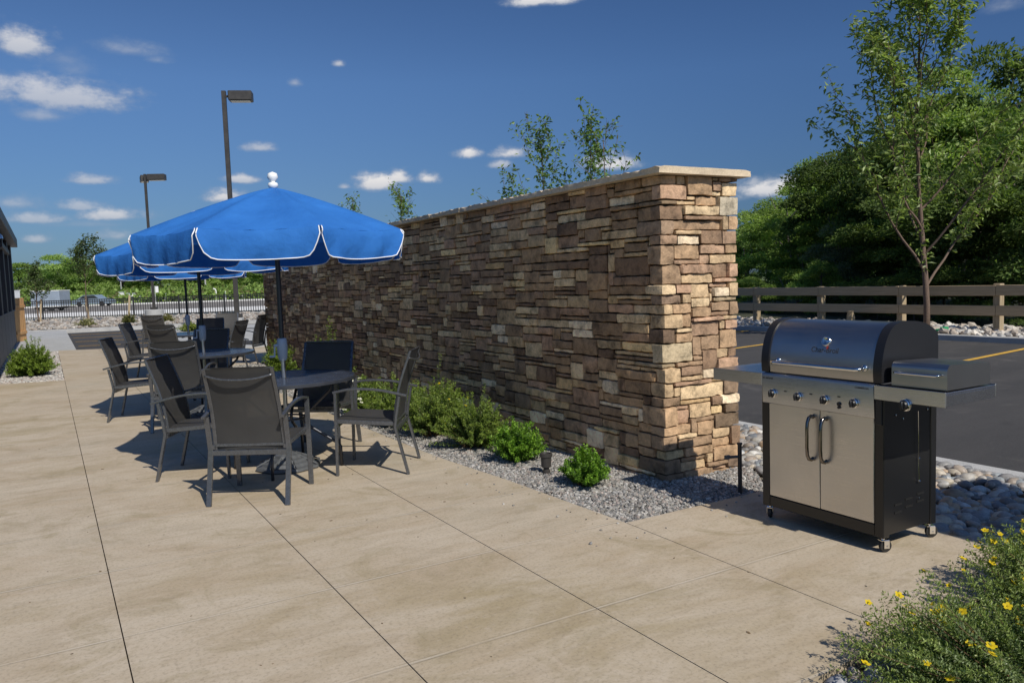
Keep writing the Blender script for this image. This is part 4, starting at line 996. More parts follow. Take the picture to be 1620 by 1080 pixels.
def shrub(seed, R, Ht, shoots, per, leafL, leafW, pal, upright=.4, taper=1.0, flowers=0, fcol=(.75, .55, .02), fsize=.014, stemcol=(.14, .09, .05), dome=True, name='shrub', label='', cat='bush', loc=(0, 0, 0), spikes=0, group=None, lean=None, fr=None):
    rs = np.random.RandomState(seed); root = empty(name, loc, label=label, cat=cat, group=group)
    nc = 9; ct = rs.uniform(0, 2*pi, nc); cu = rs.uniform(.05, 1, nc); chh = rs.uniform(.62, 1.12, nc); ci = rs.randint(0, nc, shoots)
    th = np.where(rs.rand(shoots) < .75, ct[ci]+rs.normal(0, .38, shoots), rs.uniform(0, 2*pi, shoots)); u = np.clip(cu[ci]+rs.normal(0, .25, shoots), 0, 1.1)
    rad = np.sqrt(u)*R*rs.uniform(.75, 1.12, shoots)
    top = Ht*np.sqrt(np.clip(1-(rad/(R*1.25))**2, .05, 1))*rs.uniform(.5, 1.18, shoots)*chh[ci]
    if spikes: k = rs.choice(shoots, spikes, False); top[k] *= 1.5; rad[k] *= .6
    T = np.stack([rad*np.cos(th), rad*np.sin(th), top], 1)
    if lean is not None: T[:, :2] += np.array(lean)*top[:, None]
    B = np.stack([T[:, 0]*.18, T[:, 1]*.18, np.zeros(shoots)], 1)
    C = B+(T-B)*.5; C[:, 2] += (upright-.5)*Ht*.3; C[:, :2] *= .75
    lv = []; sm = MB()
    ss = np.linspace(.28, 1, per)
    Pp = []; Dd = []; ids = []
    for i in range(shoots):
        b, c, t_ = B[i], C[i], T[i]
        Q = [(b*(1-s)**2+2*c*s*(1-s)+t_*s*s) for s in ss]
        Pp.append(Q); Dd.append([2*(c-b)*(1-s)+2*(t_-c)*s for s in ss])
        if i % 4 == 0: sm.tube([b, (b+2*c+t_)/4, t_*.98], [.0035+.002*rs.rand(), .0025, .001], 4, caps=False, col=stemcol)
    Pp = np.array(Pp).reshape(-1, 3); Dd = unit(np.array(Dd).reshape(-1, 3)); hh = np.tile(ss, shoots)
    NL = 5
    A = np.repeat(Pp, NL, 0); DD = np.repeat(Dd, NL, 0); hh = np.repeat(hh, NL)
    r1 = unit(rs.normal(size=A.shape)); out = unit(np.cross(DD, r1)); dirn = unit(DD*.55+out*rs.uniform(.6, 1.3, (len(A), 1))+np.array([0, 0, .15]))
    nrm = unit(np.array([0, 0, 1.0])+rs.normal(size=A.shape)*.55)
    A = A+out*.002+rs.normal(size=A.shape)*leafL*.22
    pal = np.array(pal); cc = pal[rs.randint(0, len(pal), len(A))]*rs.uniform(.72, 1.3, (len(A), 1))
    newg = (hh > .86)[:, None]; cc = np.where(newg, cc*np.array((1.35, 1.3, .95)), cc)
    V, F, Cc = leaf_block(A, dirn, nrm, leafL*rs.uniform(.6, 1.25, len(A)), leafW*rs.uniform(.7, 1.25, len(A)), .22, cc, .1)
    keep = V[:, 2] > -.02
    lm = link('foliage', npmesh('foliage', V, F, False, Cc), root, M_leaf)
    sm.build('stems', M_bark, root)
    if flowers:
        pk = rs.choice(shoots, min(flowers, shoots), False) if fr is None else fr(T, rs)
        for i in pk:
            c = T[i]+np.array((0, 0, .006)); nrm = unit(np.array([rs.normal()*.35, -.35+rs.normal()*.35, 1.0])); a_ = unit(np.cross(nrm, rs.normal(size=3)))
            b_ = np.cross(nrm, a_); fm = MB(); fs = fsize*rs.uniform(.75, 1.15)
            for k in range(5):
                t0 = 2*pi*k/5; dvec = a_*cos(t0)+b_*sin(t0); sv = np.cross(nrm, dvec)
                q = [c, c+dvec*fs*.55+sv*fs*.42+nrm*fs*.12, c+dvec*fs*.95+sv*fs*.28+nrm*fs*.2, c+dvec*fs*1.02+nrm*fs*.2, c+dvec*fs*.95-sv*fs*.28+nrm*fs*.2, c+dvec*fs*.55-sv*fs*.42+nrm*fs*.12]
                fm.add(q, np.array([list(range(6))]), fcol)
            fm.add([c+nrm*fs*.18+ (a_*cos(k*pi/3)+b_*sin(k*pi/3))*fs*.24 for k in range(6)], np.array([list(range(6))]), tuple(x*.6 for x in fcol))
            fm.build('flower', M_petal, root)
    return root
PG = [(0.132, 0.198, 0.043), (0.171, 0.245, 0.055), (0.099, 0.159, 0.037), (0.212, 0.277, 0.079), (0.159, 0.212, 0.066)]
PGd = [(0.127, 0.179, 0.062), (0.166, 0.23, 0.082), (0.096, 0.147, 0.052), (0.234, 0.302, 0.127), (0.195, 0.254, 0.096), (0.291, 0.351, 0.176)]
BX = [(0.108, 0.216, 0.027), (0.151, 0.281, 0.038), (0.076, 0.162, 0.022), (0.194, 0.335, 0.054)]
# near flowering bushes
shrub(21, .60, .35, 760, 28, .0155, .0062, PGd, flowers=110, fsize=.0145, loc=(2.74, 1.22, -.03), name='flowering_shrub', label='near potentilla bush with small yellow flowers at the lower right corner of the patio', spikes=16, upright=.5)
shrub(22, .52, .37, 640, 28, .0155, .0062, PGd, flowers=120, fsize=.0145, loc=(3.56, 1.45, -.03), name='flowering_shrub', label='yellow flowered potentilla bush at the right edge, right of the other near bush', spikes=14)
shrub(23, .26, .22, 220, 20, .014, .006, PGd, flowers=3, loc=(2.43, 1.36, -.03), name='flowering_shrub', label='low small leaved bush on cobbles at the bottom edge, left of the near potentilla')
# bed bushes
shrub(31, .20, .235, 230, 20, .020, .012, BX, loc=(3.17, 4.47, -.02), name='round_bush', label='bright green round bush nearest the corner of the stone wall', upright=.6, spikes=6)
shrub(32, .24, .28, 260, 20, .021, .012, BX, loc=(3.18, 5.42, -.02), name='round_bush', label='bright green round bush left of the landscape light', upright=.6, spikes=5)
shrub(33, .33, .42, 340, 22, .020, .010, PG, flowers=6, loc=(3.16, 6.10, -.02), name='flowering_shrub', label='loose green bush with a tall sprig against the wall, left of the round bushes', spikes=9, upright=.7)
shrub(34, .36, .54, 420, 22, .020, .010, PG, flowers=9, loc=(3.12, 6.85, -.02), name='flowering_shrub', label='tall bushy potentilla with few yellow flowers behind the side-on chair', spikes=14, upright=.7)
shrub(35, .36, .50, 360, 22, .021, .011, PG, flowers=8, loc=(3.10, 7.65, -.02), name='flowering_shrub', label='green potentilla directly behind the back of the side-on chair', spikes=12, upright=.7)
shrub(36, .30, .42, 240, 18, .022, .012, PG, flowers=34, fcol=(.80, .78, .66), fsize=.024, loc=(3.02, 8.5, -.02), name='flowering_shrub', label='bush with clusters of creamy white flowers, seen under the chair armrests', upright=.6)
shrub(37, .34, .66, 240, 18, .026, .014, [(.14, .20, .03), (.18, .26, .045), (.10, .15, .03)], flowers=14, loc=(3.08, 9.9, -.02), name='flowering_shrub', label='yellow green bush against the wall behind the nearest parasol pole', spikes=12, upright=.8)
shrub(38, .30, .50, 150, 15, .028, .014, [(.13, .19, .03), (.17, .25, .045), (.09, .14, .03)], loc=(3.08, 12.4, -.02), name='leafy_shrub', label='small yellow green bush against the far part of the wall, right of the second table', spikes=8, upright=.8)
shrub(39, .38, .52, 360, 22, .034, .017, [(.15, .22, .045), (.19, .27, .06), (.11, .17, .035)], loc=(-.28, 16.9, -.02), name='leafy_shrub', label='lone round green bush in the gravel bed beside the grey building', spikes=10, upright=.6)

# ------------------------------------------------------------------ trees
def branch_tree(seed, base, Ht, limbs, leafL, leafW, pal, trunk_r, fork, name, label, crown_r, density=1.0, droop=.25, stemc=(.16, .115, .085), sub=7, group=None, cluster=7, up=.75, lo=.12):
    rs = np.random.RandomState(seed); root = empty(name, base, label=label, cat='tree', group=group)
    tr = MB(); sk = []          # skeleton list of polylines for leaves
    def poly_path(p0, d, L, n, wig, upb):
        P = [np.array(p0, float)]; d = unit(np.array(d, float))
        for i in range(n):
            d = unit(d+rs.normal(size=3)*wig+np.array((0, 0, upb))); P.append(P[-1]+d*L/n)
        return P
    tp = poly_path((0, 0, 0), (0.02, .01, 1), Ht, 14, .045, .12)
    tr.tube(tp, [trunk_r*(1-.93*(i/14)**.85)+.003 for i in range(15)], 8, col=stemc)
    trunk = tr.build('trunk', M_bark, root, smooth=True)
    lm = MB()
    def at(P, s):
        k = s*(len(P)-1); i = min(int(k), len(P)-2); return P[i]+(P[i+1]-P[i])*(k-i)
    for li in range(limbs):
        s = fork+(1-fork)*(li+rs.uniform(-.3, .3))/limbs*.9; s = min(max(s, fork), .95)
        p0 = at(tp, s); ang = li*2.4+rs.uniform(-.4, .4); hf = (s-fork)/(1-fork)
        L = (crown_r*1.75*(1-.62*hf)+lo)*rs.uniform(.8, 1.15); upc = up+.25*hf
        d = np.array((cos(ang)*(1-upc*.55), sin(ang)*(1-upc*.55), upc*.72))
        P = poly_path(p0, d, L, 9, .10, .10); r0 = trunk_r*(1-.8*s)*.55
        lm.tube(P, [max(.002, r0*(1-.9*i/9)) for i in range(10)], 5, col=stemc, caps=False); sk.append((P, .38))
        for j in range(sub):
            q = at(P, rs.uniform(.18, .95)); a2 = rs.uniform(0, 2*pi)
            d2 = unit(unit(P[-1]-P[0])*.75+np.array((cos(a2), sin(a2), rs.uniform(-.1, .5)))*.75)
            P2 = poly_path(q, d2, L*rs.uniform(.22, .48), 5, .14, .05); lm.tube(P2, [max(.0015, r0*.42*(1-.9*i/5)) for i in range(6)], 4, col=stemc, caps=False); sk.append((P2, .1))
    sk.append((tp, max(fork+.05, .72 if Ht < 4 else 0)))
    lm.build('limbs', M_bark, root, smooth=True)
    A = []; D = []
    for P, s0 in sk:
        LL = sum(np.linalg.norm(P[i+1]-P[i]) for i in range(len(P)-1)); n = max(2, int(LL*density*9))
        for s in rs.uniform(s0, 1, n):
            q = at(P, s); k = rs.randint(cluster//2, cluster+1)
            for _ in range(k):
                A.append(q+rs.normal(size=3)*leafL*.55); D.append(unit(np.array((rs.normal(), rs.normal(), rs.normal()*.5-droop))))
    A = np.array(A); D = np.array(D); n = len(A); nrm = unit(np.array((0, 0, 1.0))+rs.normal(size=(n, 3))*.6)
    pal = np.array(pal); cc = pal[rs.randint(0, len(pal), n)]*rs.uniform(.7, 1.3, (n, 1))
    V, F, Cc = leaf_block(A, D, nrm, leafL*rs.uniform(.6, 1.25, n), leafW*rs.uniform(.7, 1.2, n), .2, cc, .12)
    link('crown', npmesh('crown', V, F, False, Cc), root, M_leaf)
    return root
YT = [(0.19, 0.266, 0.063), (0.24, 0.329, 0.083), (0.139, 0.202, 0.051), (0.329, 0.405, 0.152), (0.278, 0.342, 0.114)]
branch_tree(41, (16.75, 10.35, -.03), 8.4, 20, .165, .070, YT, .068, .12, 'young_tree', 'slender young tree with loose leafy branches in front of the timber fence', 2.15, density=.8, sub=8, cluster=8, up=.82, stemc=(.17, .12, .09))
SG = [(0.149, 0.243, 0.061), (0.203, 0.311, 0.081), (0.108, 0.182, 0.047)]
GS = 'saplings rising behind the stone wall'
for i, (b, h, cr, lab, dn) in enumerate([((5.05, 7.25), 3.25, .30, 'tallest leafy sapling showing over the middle of the wall coping', 1.5), ((5.0, 6.55), 2.92, .22, 'thin sapling right of the tallest one behind the wall, before a cloud', .6), ((5.0, 7.0), 3.2, .16, 'narrow upright sapling between the two others above the coping', 1.6),
      ((5.0, 8.3), 2.6, .24, 'low leafy sapling top left of the tallest one above the coping', 1.5), ((5.0, 11.1), 2.80, .26, 'sapling top just right of the nearest parasol above the wall', 1.3), ((5.0, 14.4), 3.12, .16, 'tiny sapling tip showing between the parasol and the wall top', 1.2)]):
    branch_tree(50+i, (*b, -.03), h, 8, .062, .030, SG, .013, .62, 'sapling', lab, cr*1.0, density=1.15*dn, sub=4, group=GS, cluster=5, up=.95, lo=.25)
FT = [(.08, .12, .035), (.11, .15, .05), (.06, .09, .025)]
branch_tree(60, (*far(44, -26.35)[:2], -.02), 3.1, 12, .15, .08, FT, .05, .32, 'young_tree', 'small leafy young tree behind the iron fence near the white trailer', .60, density=1.0, sub=4, cluster=7)
branch_tree(61, (*far(41, -22.0)[:2], -.02), 3.95, 14, .15, .08, FT, .035, .48, 'young_tree', 'young tree with bare lower trunk left of the second parasol', .95, density=.8, sub=5, cluster=6)

# woodland trees: clumpy crowns of leaf sprays
def crown_mesh(seed, n, leaf, pal, kind='round', blobs=26):
    rs = np.random.RandomState(seed); pal = np.array(pal)
    # unit crown: radius 1, z 0..2
    c = []; r = []
    for i in range(blobs):
        t_ = rs.uniform(0, 2*pi); z = rs.uniform(.12, 1.82) if kind != 'cone' else rs.uniform(.05, 1.95)
        w = (sqrt(max(0, 1-((z-.95)/1.02)**2)) if kind == 'round' else (1.02-z*.48)*.7)
        rr = w*rs.uniform(.35, .92); c.append((rr*cos(t_), rr*sin(t_), z)); r.append(rs.uniform(.20, .40)*(1 if kind == 'round' else .55))
    c = np.array(c); r = np.array(r); k = rs.randint(0, blobs, n)
    d = unit(rs.normal(size=(n, 3))); rad = r[k]*rs.uniform(.35, 1.05, n)**.5
    d2 = d.copy(); d2[:, 2] = np.abs(d2[:, 2])*.85-.12*rs.rand(n)
    P = c[k]+d2*rad[:, None]*np.array((1, 1, .72))
    P += rs.normal(size=P.shape)*.02
    dirn = unit(d2+rs.normal(size=P.shape)*.7+np.array((0, 0, -.15))); nrm = unit(np.array((0, 0, 1.0))+d*.8+rs.normal(size=P.shape)*.5)
    bt = rs.uniform(.75, 1.25, blobs)[k]; cc = pal[(rs.randint(0, len(pal), blobs))[k]]*(bt*rs.uniform(.7, 1.3, n))[:, None]
    V, F, C = leaf_block(P, dirn, nrm, leaf*rs.uniform(.6, 1.5, n), leaf*.62*rs.uniform(.6, 1.3, n), .2, cc, .1)
    return npmesh('crown', V, F, False, C)
def trunk_mesh(seed, stems=1):
    rs = np.random.RandomState(seed); m_ = MB()
    for s in range(stems):
        a = rs.uniform(0, 2*pi); o_ = (.06*cos(a)*(stems > 1), .06*sin(a)*(stems > 1))
        P = [np.array((o_[0], o_[1], -.3))]; d = unit(np.array((rs.normal()*.08, rs.normal()*.08, 1.0)))
        for i in range(7): d = unit(d+rs.normal(size=3)*.08+np.array((0, 0, .1))); P.append(P[-1]+d*.26)
        m_.tube(P, [.05*(1-.11*i) for i in range(8)], 7, col=(.17, .15, .13))
        for b in range(6):
            q = P[2+b % 5]; t_ = rs.uniform(0, 2*pi); e = q+np.array((cos(t_)*.45, sin(t_)*.45, rs.uniform(.2, .5)))
            m_.tube([q, (q+e)/2+rs.normal(size=3)*.04, e], [.018, .011, .004], 5, col=(.19, .17, .15), caps=False)
    V = np.concatenate(m_.V); F = [np.concatenate(f) for f in m_.F.values()]
    return npmesh('trunk', V, F, True, np.concatenate(m_.C))
WG = [(0.208, 0.307, 0.085), (0.27, 0.38, 0.111), (0.16, 0.245, 0.073), (0.319, 0.429, 0.134)]
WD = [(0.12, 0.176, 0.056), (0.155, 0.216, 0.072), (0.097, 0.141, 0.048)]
WL = [(0.189, 0.27, 0.061), (0.23, 0.324, 0.081), (0.149, 0.223, 0.054)]
WS = [(0.225, 0.263, 0.175), (0.275, 0.312, 0.213), (0.175, 0.213, 0.138)]
CM = {'mid': crown_mesh(1, 17000, .046, WG), 'mid2': crown_mesh(2, 17000, .046, WG, blobs=34), 'dark': crown_mesh(3, 18000, .05, WD, blobs=30), 'light': crown_mesh(4, 17000, .05, WL), 'silver': crown_mesh(5, 17000, .045, WS), 'cone': crown_mesh(6, 12000, .055, WG, 'cone', 40), 'far': crown_mesh(7, 15000, .06, WG, blobs=44), 'farl': crown_mesh(8, 12000, .065, WL, blobs=40)}
TM = [trunk_mesh(1), trunk_mesh(2, 2), trunk_mesh(3, 3)]
for me in CM.values(): me.materials.append(M_leaf_far)
for me in TM: me.materials.append(M_bark)
wc = [0]
def wood_tree(x, y, top, r, kind, label, low=.25, name='woodland_tree', group='trees of the wood beyond the timber fence', z0=-.06, trunk=None, cat='tree'):
    """crown from low*top up to top, radius r"""
    wc[0] += 1; rs = np.random.RandomState(900+wc[0])
    root = empty(name, (x, y, z0), label=label, cat=cat, group=group)
    cr = bpy.data.objects.new('crown', CM[kind]); COL.objects.link(cr); cr.parent = root
    cz = (top-z0)*low; cr.location = (0, 0, cz); cr.scale = (r, r*rs.uniform(.85, 1.1), (top-z0-cz)/1.98); cr.rotation_euler = (0, 0, rs.uniform(0, 6.28))
    tk = bpy.data.objects.new('trunk', TM[wc[0] % 3 if trunk is None else trunk]); COL.objects.link(tk); tk.parent = root
    s_ = (top-z0)*.5; tk.scale = (s_*.55, s_*.55, s_); tk.rotation_euler = (0, 0, rs.uniform(0, 6.28)); tk.location = (0, 0, .3*s_*.5)
    return root
K = {1180: (.929, .095), 1215: (.883, .1087), 1255: (.833, .1347), 1300: (.781, .152), 1335: (.744, .1737), 1400: (.679, .191), 1450: (.634, .207), 1520: (.576, .226), 1570: (.538, .2437), 1620: (.503, .2453), 1700: (.45, .25), 1800: (.38, .25)}
def wt(px, X, rad, kind, label, dz=0.0, **k):
    kx = sorted(K); a = np.interp(px, kx, [K[q][0] for q in kx]); m__ = np.interp(px, kx, [K[q][1] for q in kx])
    wood_tree(X, a*X, H+m__*X+dz, rad, kind, label, **k)
wt(1177, 42, 2.0, 'cone', 'slim pointed tree at the left end of the wood, right beside the wall end', low=.05)
wt(1160, 46, 2.6, 'mid', 'tree mostly hidden by the wall at the far left of the wood', dz=-1.6, low=.1)
wt(1225, 36, 3.0, 'mid', 'rounded green tree low on the left slope of the wood', dz=-.1, low=.15)
wt(1265, 29, 3.1, 'mid2', 'spreading green tree under the cloud at the left of the wood', dz=0, low=.2)
wt(1310, 34, 3.0, 'mid', 'tall green tree left of the young tree, in the middle of the wood', dz=.1, low=.2)
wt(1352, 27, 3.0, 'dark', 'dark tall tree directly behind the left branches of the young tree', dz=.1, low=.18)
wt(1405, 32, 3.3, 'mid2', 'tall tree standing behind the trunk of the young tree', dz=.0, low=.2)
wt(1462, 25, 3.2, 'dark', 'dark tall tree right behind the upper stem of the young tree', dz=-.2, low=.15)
wt(1515, 29, 3.0, 'mid', 'tall green tree right of the young tree stem', dz=0, low=.2)
wt(1572, 24.5, 3.0, 'mid2', 'highest tree of the wood near the right edge', dz=.15, low=.2)
wt(1632, 27, 3.0, 'dark', 'dark tall tree cut by the right edge of the picture', dz=.2, low=.12)
wt(1215, 26, 1.9, 'light', 'small light green tree low at the left of the wood', dz=-2.3, low=.02)
wt(1280, 25, 1.7, 'light', 'light green understorey tree at the centre of the left wood', dz=-2.4, low=.0)
wt(1335, 24, 1.5, 'silver', 'silvery grey green shrub tree standing behind the rail fence', dz=-3.2, low=.0)
wt(1365, 24.5, 1.7, 'silver', 'greyish willow like tree left of the young tree trunk', dz=-2.5, low=.05)
wt(1340, 25.5, 1.6, 'light', 'fresh green small tree above the silvery shrub', dz=-1.6, low=.2)
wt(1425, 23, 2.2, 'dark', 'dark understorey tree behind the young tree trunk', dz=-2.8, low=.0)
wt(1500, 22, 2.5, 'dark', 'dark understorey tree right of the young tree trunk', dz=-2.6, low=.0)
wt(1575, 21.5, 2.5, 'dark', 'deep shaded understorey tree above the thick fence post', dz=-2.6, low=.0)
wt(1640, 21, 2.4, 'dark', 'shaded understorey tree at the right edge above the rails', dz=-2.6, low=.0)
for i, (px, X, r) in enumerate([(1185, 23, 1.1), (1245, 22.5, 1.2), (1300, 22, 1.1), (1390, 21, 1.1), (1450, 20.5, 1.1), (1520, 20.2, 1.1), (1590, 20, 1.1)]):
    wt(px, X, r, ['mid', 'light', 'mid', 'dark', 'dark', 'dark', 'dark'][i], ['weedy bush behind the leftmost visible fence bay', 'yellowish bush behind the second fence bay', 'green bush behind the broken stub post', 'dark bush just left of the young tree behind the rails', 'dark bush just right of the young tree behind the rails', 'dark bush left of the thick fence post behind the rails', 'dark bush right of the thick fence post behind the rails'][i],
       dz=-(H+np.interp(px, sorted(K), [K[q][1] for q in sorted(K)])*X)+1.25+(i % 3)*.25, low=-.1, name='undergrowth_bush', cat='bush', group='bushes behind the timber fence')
for i, (px, X, r) in enumerate([(1215, 45, 4), (1280, 42, 4), (1345, 39, 4), (1410, 37, 4), (1475, 35, 4), (1540, 33, 4), (1610, 31, 4)]):
    wt(px, X, r, 'mid' if i % 2 else 'dark', 'tree deep inside the wood, seen only through gaps between the front trees', dz=-1.4, low=-.05, group='deepest trees of the wood, seen only through gaps')
# far tree line on the left, beyond the road
rs = np.random.RandomState(77)
FL = [(-80, 5.6), (-73, 4.9), (-66, 6.2), (-59, 6.6), (-53, 6.0), (-47.5, 6.3), (-42, 5.3), (-37, 6.1), (-31, 5.2), (-25, 5.6), (-19, 6.3), (-13, 6.4), (-88, 5.0), (-96, 5)]
fl_names = ['far round tree left of the trailers horizon', 'far low tree between the trailer and the tall pair', 'far dark bushy tree above the grey trailer', 'far wide tree behind the bare trunked young tree', 'far tree at the left tip of the parasols', 'far tree below the left parasol valance', 'far tree seen under the second parasol', 'far tree left of the tall lamp', 'far tree between the two parasol poles', 'far tree right of the utility pole', 'far tree left of the near lamp post', 'far tree touching the far end of the stone wall', 'far tree hidden by the grey building corner', 'far tree behind the grey building']
for i, (la, hh) in enumerate(FL):
    p = far(122+rs.uniform(-6, 8), la*1.0)
    wood_tree(p.x, p.y, hh*1.22, rs.uniform(4.2, 5.6), 'far' if i % 4 else 'farl', fl_names[i], low=-.05, name='distant_tree', group='trees in the line beyond the far road', z0=.3)
for i in range(16):
    p = far(140+rs.uniform(-3, 10), -98+i*6.1+rs.uniform(-1, 1))
    wood_tree(p.x, p.y, rs.uniform(6.0, 8.0)*(1 if i < 11 else .8), rs.uniform(4.5, 6), 'far', 'hazy tree in the second row of the far tree line', low=-.05, name='distant_tree', group='second row of trees beyond the far road', z0=.3)
# shrubby hillside cover
n = 9000; rs = np.random.RandomState(5)
dpt = 102+rs.uniform(0, 1, n)**1.5*45; lt = rs.uniform(-70, 2, n); j = (dpt-101.5)/9; ii = (lt+110)/2.4
hgt = .05+3.2*(1-np.exp(-j*.38))*(0.35+.65*(1/(1+np.exp(-(ii-36)*.25))))
P0 = np.stack([DEP.x*dpt+LAT.x*lt, DEP.y*dpt+LAT.y*lt, hgt+rs.uniform(0, .9, n)], 1)
P0 = np.repeat(P0, 5, 0)+rs.normal(size=(n*5, 3))*np.array((.5, .5, .3)); n5 = len(P0)
cc = np.array(WL+WG+[(.2, .19, .09)])[rs.randint(0, 8, n5)]*rs.uniform(.7, 1.4, (n5, 1))
V, F, C = leaf_block(P0, unit(rs.normal(size=(n5, 3))+np.array((0, 0, .6))), unit(rs.normal(size=(n5, 3))+np.array((0, -1, .6))), rs.uniform(.3, .8, n5), rs.uniform(.2, .5, n5), .2, cc, .1)
tag(link('hillside_scrub', npmesh('hillside_scrub', V, F, False, C), None, M_leaf_far), 'yellow green scrub covering the low bank beyond the far road', 'scrub', kind='stuff')
# low plants in the far rock bed and grass tuft strips
shrub(71, .45, .35, 90, 10, .07, .035, [(.16, .17, .08), (.22, .22, .14), (.30, .29, .2)], loc=(*far(35.5, -19.2)[:2], -.02), name='low_plant', label='pale spreading plant at the kerb before the iron fence')
shrub(72, .30, .50, 90, 10, .06, .03, [(.10, .12, .04), (.14, .14, .06)], loc=(*far(37, -17.9)[:2], -.02), name='low_plant', label='small dark round bush in the far rock bed beside a wooden stake')
shrub(73, .35, .38, 90, 10, .06, .03, [(.22, .2, .08), (.14, .15, .06)], loc=(*far(37.5, -16.3)[:2], -.02), name='low_plant', label='straw coloured plant in the far rock bed behind the third table')
shrub(74, .5, .28, 120, 10, .06, .03, [(.16, .20, .05), (.2, .24, .07)], loc=(*far(28.5, -11.6)[:2], -.02), name='low_plant', label='yellow green low plant left of the third parasol pole')

# ------------------------------------------------------------------ timber rail fence
tf = empty('timber_fence', (17.3, 12.5, 0), label='two rail timber fence with light square posts along the far side of the road', cat='fence')
py = [25.0, 22.6, 20.3, 18.0, 15.76, 13.59, 11.35, 9.15, 6.95, 4.75, 2.5]
for y in py:
    m_ = MB(); wdt = .075; m_.box((-.02, y-12.5-wdt, -.2), (.14, y-12.5+wdt, 1.0 if y != 9.15 else 1.02), .01); m_.build('post', M_postwood, tf)
for z0, z1, nm in [(.765, .985, 'rail'), (.34, .555, 'rail')]:
    for i in range(0, len(py)-1):
        m_ = MB(); m_.box((-.065, py[i+1]-12.5+.004, z0+.004*(i % 3)), (-.021, py[i]-12.5-.004, z1+.004*(i % 2)), .006); m_.build('rail', M_wood, tf)
t = MB()
P = [(0, 0, 0), (.01, 0, .30), (.0, .01, .44)]; t.bar(P, .15, .14, .01, col=(1, 1, 1)); o = t.build('stub_post', M_postwood); o.location = (16.85, 12.35, -.03)
tag(o, 'short broken pale post stub behind the grill hood, in front of the fence', 'post')
t = MB(); t.box((-.12, -.05, 0), (.12, .06, .05), .015); t.box((-.02, -.1, .02), (.14, .02, .09), .02); o = t.build('green_watering_bag', mat('green_plastic', (.02, .30, .12), .4)); o.location = (16.70, 10.0, .02)
tag(o, 'crumpled green plastic piece at the foot of the young tree', 'plastic')

# ------------------------------------------------------------------ iron fence far left
A = Vector((-2.6, 57.2, 0)); Bv = Vector((16.5, 46.1, 0)); L = (Bv-A).length; d = (Bv-A)/L
fe = empty('iron_fence', (0, 0, 0), label='low black iron picket fence running across behind the far tables', cat='fence')
nb = 8
M_iron = mat('black_iron', (.012, .012, .013), .5)
for i in range(nb+1):
    p = A+d*(L*i/nb); m_ = MB(); m_.box((p.x-.05, p.y-.05, -.1), (p.x+.05, p.y+.05, 1.18), .004); m_.build('post', M_iron, fe)
for i in range(nb):
    a = A+d*(L*i/nb); b = A+d*(L*(i+1)/nb); m_ = MB(); n = 19
    for z in (1.10, .98, .10): m_.bar([(a.x, a.y, z), (b.x, b.y, z)], .03, .05)
    for k in range(1, n):
        q = a+(b-a)*(k/n); m_.box((q.x-.019, q.y-.019, .03), (q.x+.019, q.y+.019, 1.14))
    m_.build('picket_panel', M_iron, fe)

# ------------------------------------------------------------------ lamps
def lamp(loc, hp, pole_w, base, label, two=False, face=0.0, headw=.62, second=2.2):
    root = empty('street_lamp', loc, face, label=label, cat='street lamp', group='parking lot lamps')
    bz = base[1]
    m_ = MB()
    if base[2] == 'round': m_.lathe([(base[0], 0), (base[0], bz-.02), (base[0]-.02, bz), (0, bz)], seg=28)
    else: m_.box((-base[0], -base[0], 0), (base[0], base[0], bz), .02)
    m_.build('concrete_base', M_walk, root, autos=30)
    m_ = MB(); m_.box((-pole_w*1.1, -pole_w*1.1, bz), (pole_w*1.1, pole_w*1.1, bz+.12), .01); m_.box((-pole_w/2, -pole_w/2, bz+.12), (pole_w/2, pole_w/2, hp), .006); m_.build('pole', M_lampm, root)
    for ang_ in ([0.0] if not two else [0.0, second]):
        s = 1
        m_ = MB(); m_.bar([(s*pole_w*.5, 0, hp-.16), (s*(pole_w*.5+.10), 0, hp-.16)], .07, .06); ar = m_.build('arm', M_lampm, root); ar.rotation_euler = (0, 0, ang_)
        x0, x1 = s*(pole_w*.5+.08), s*(pole_w*.5+.08+headw); x0, x1 = min(x0, x1), max(x0, x1)
        m_ = MB(); m_.box((x0, -.19, hp-.30), (x1, .19, hp-.02), .02); hd = m_.build('lamp_head', M_lampm, root); hd.rotation_euler = (0, 0, ang_)
        m_ = MB(); m_.box((x0+.06, -.14, hp-.315), (x1-.06, .14, hp-.302), .004); m_.build('lens', mat('lens', (.75, .75, .7), .3), hd)
    return root
pR = far(24, -8.33); pL = far(38, -17.17)
lamp((pR.x, pR.y, -.02), 7.35, .125, (.16, .60, 'box'), 'tall dark lamp post with one box head above the nearest parasol', face=-YAW+.15, headw=.68)
lamp((pL.x, pL.y, -.02), 7.05, .105, (.43, .62, 'round'), 'more distant lamp post with two box heads on a thick round concrete base', two=True, face=-YAW+.1, headw=.80, second=1.95)

# ------------------------------------------------------------------ building on the left
M_grey = mat('grey_siding', rough=.7, fn=lambda t, p, oc, o: (
    t.set(p.inputs['Base Color'], t.mix(t.noise(oc, 3, 4, .6), (.034, .036, .042), (.050, .052, .060))),
    t.set(p.inputs['Normal'], t.node('ShaderNodeBump', None, Height=t.node('ShaderNodeTexWave', dict(wave_type='BANDS', bands_direction='Z', wave_profile='SAW'), Vector=oc, Scale=2.2, Distortion=0).outputs[1], Strength=.6, Distance=.012))))
M_panel = mat('grey_panel', (.07, .073, .082), .6, var=(4, .1))
bl = empty('grey_building', (-1.0, 24, 0), label='dark grey building edge at the left with tall windows and a silver downlight', cat='building')
m_ = MB(); m_.box((-9, -12, -.2), (-.06, 5.4, 3.0), .0); m_.build('wall', M_grey, bl)
m_ = MB()
for k in range(10):
    y0 = -12+k*1.74; m_.box((-.058, y0+.02, -.1), (.12, y0+1.70, .98), .006); 
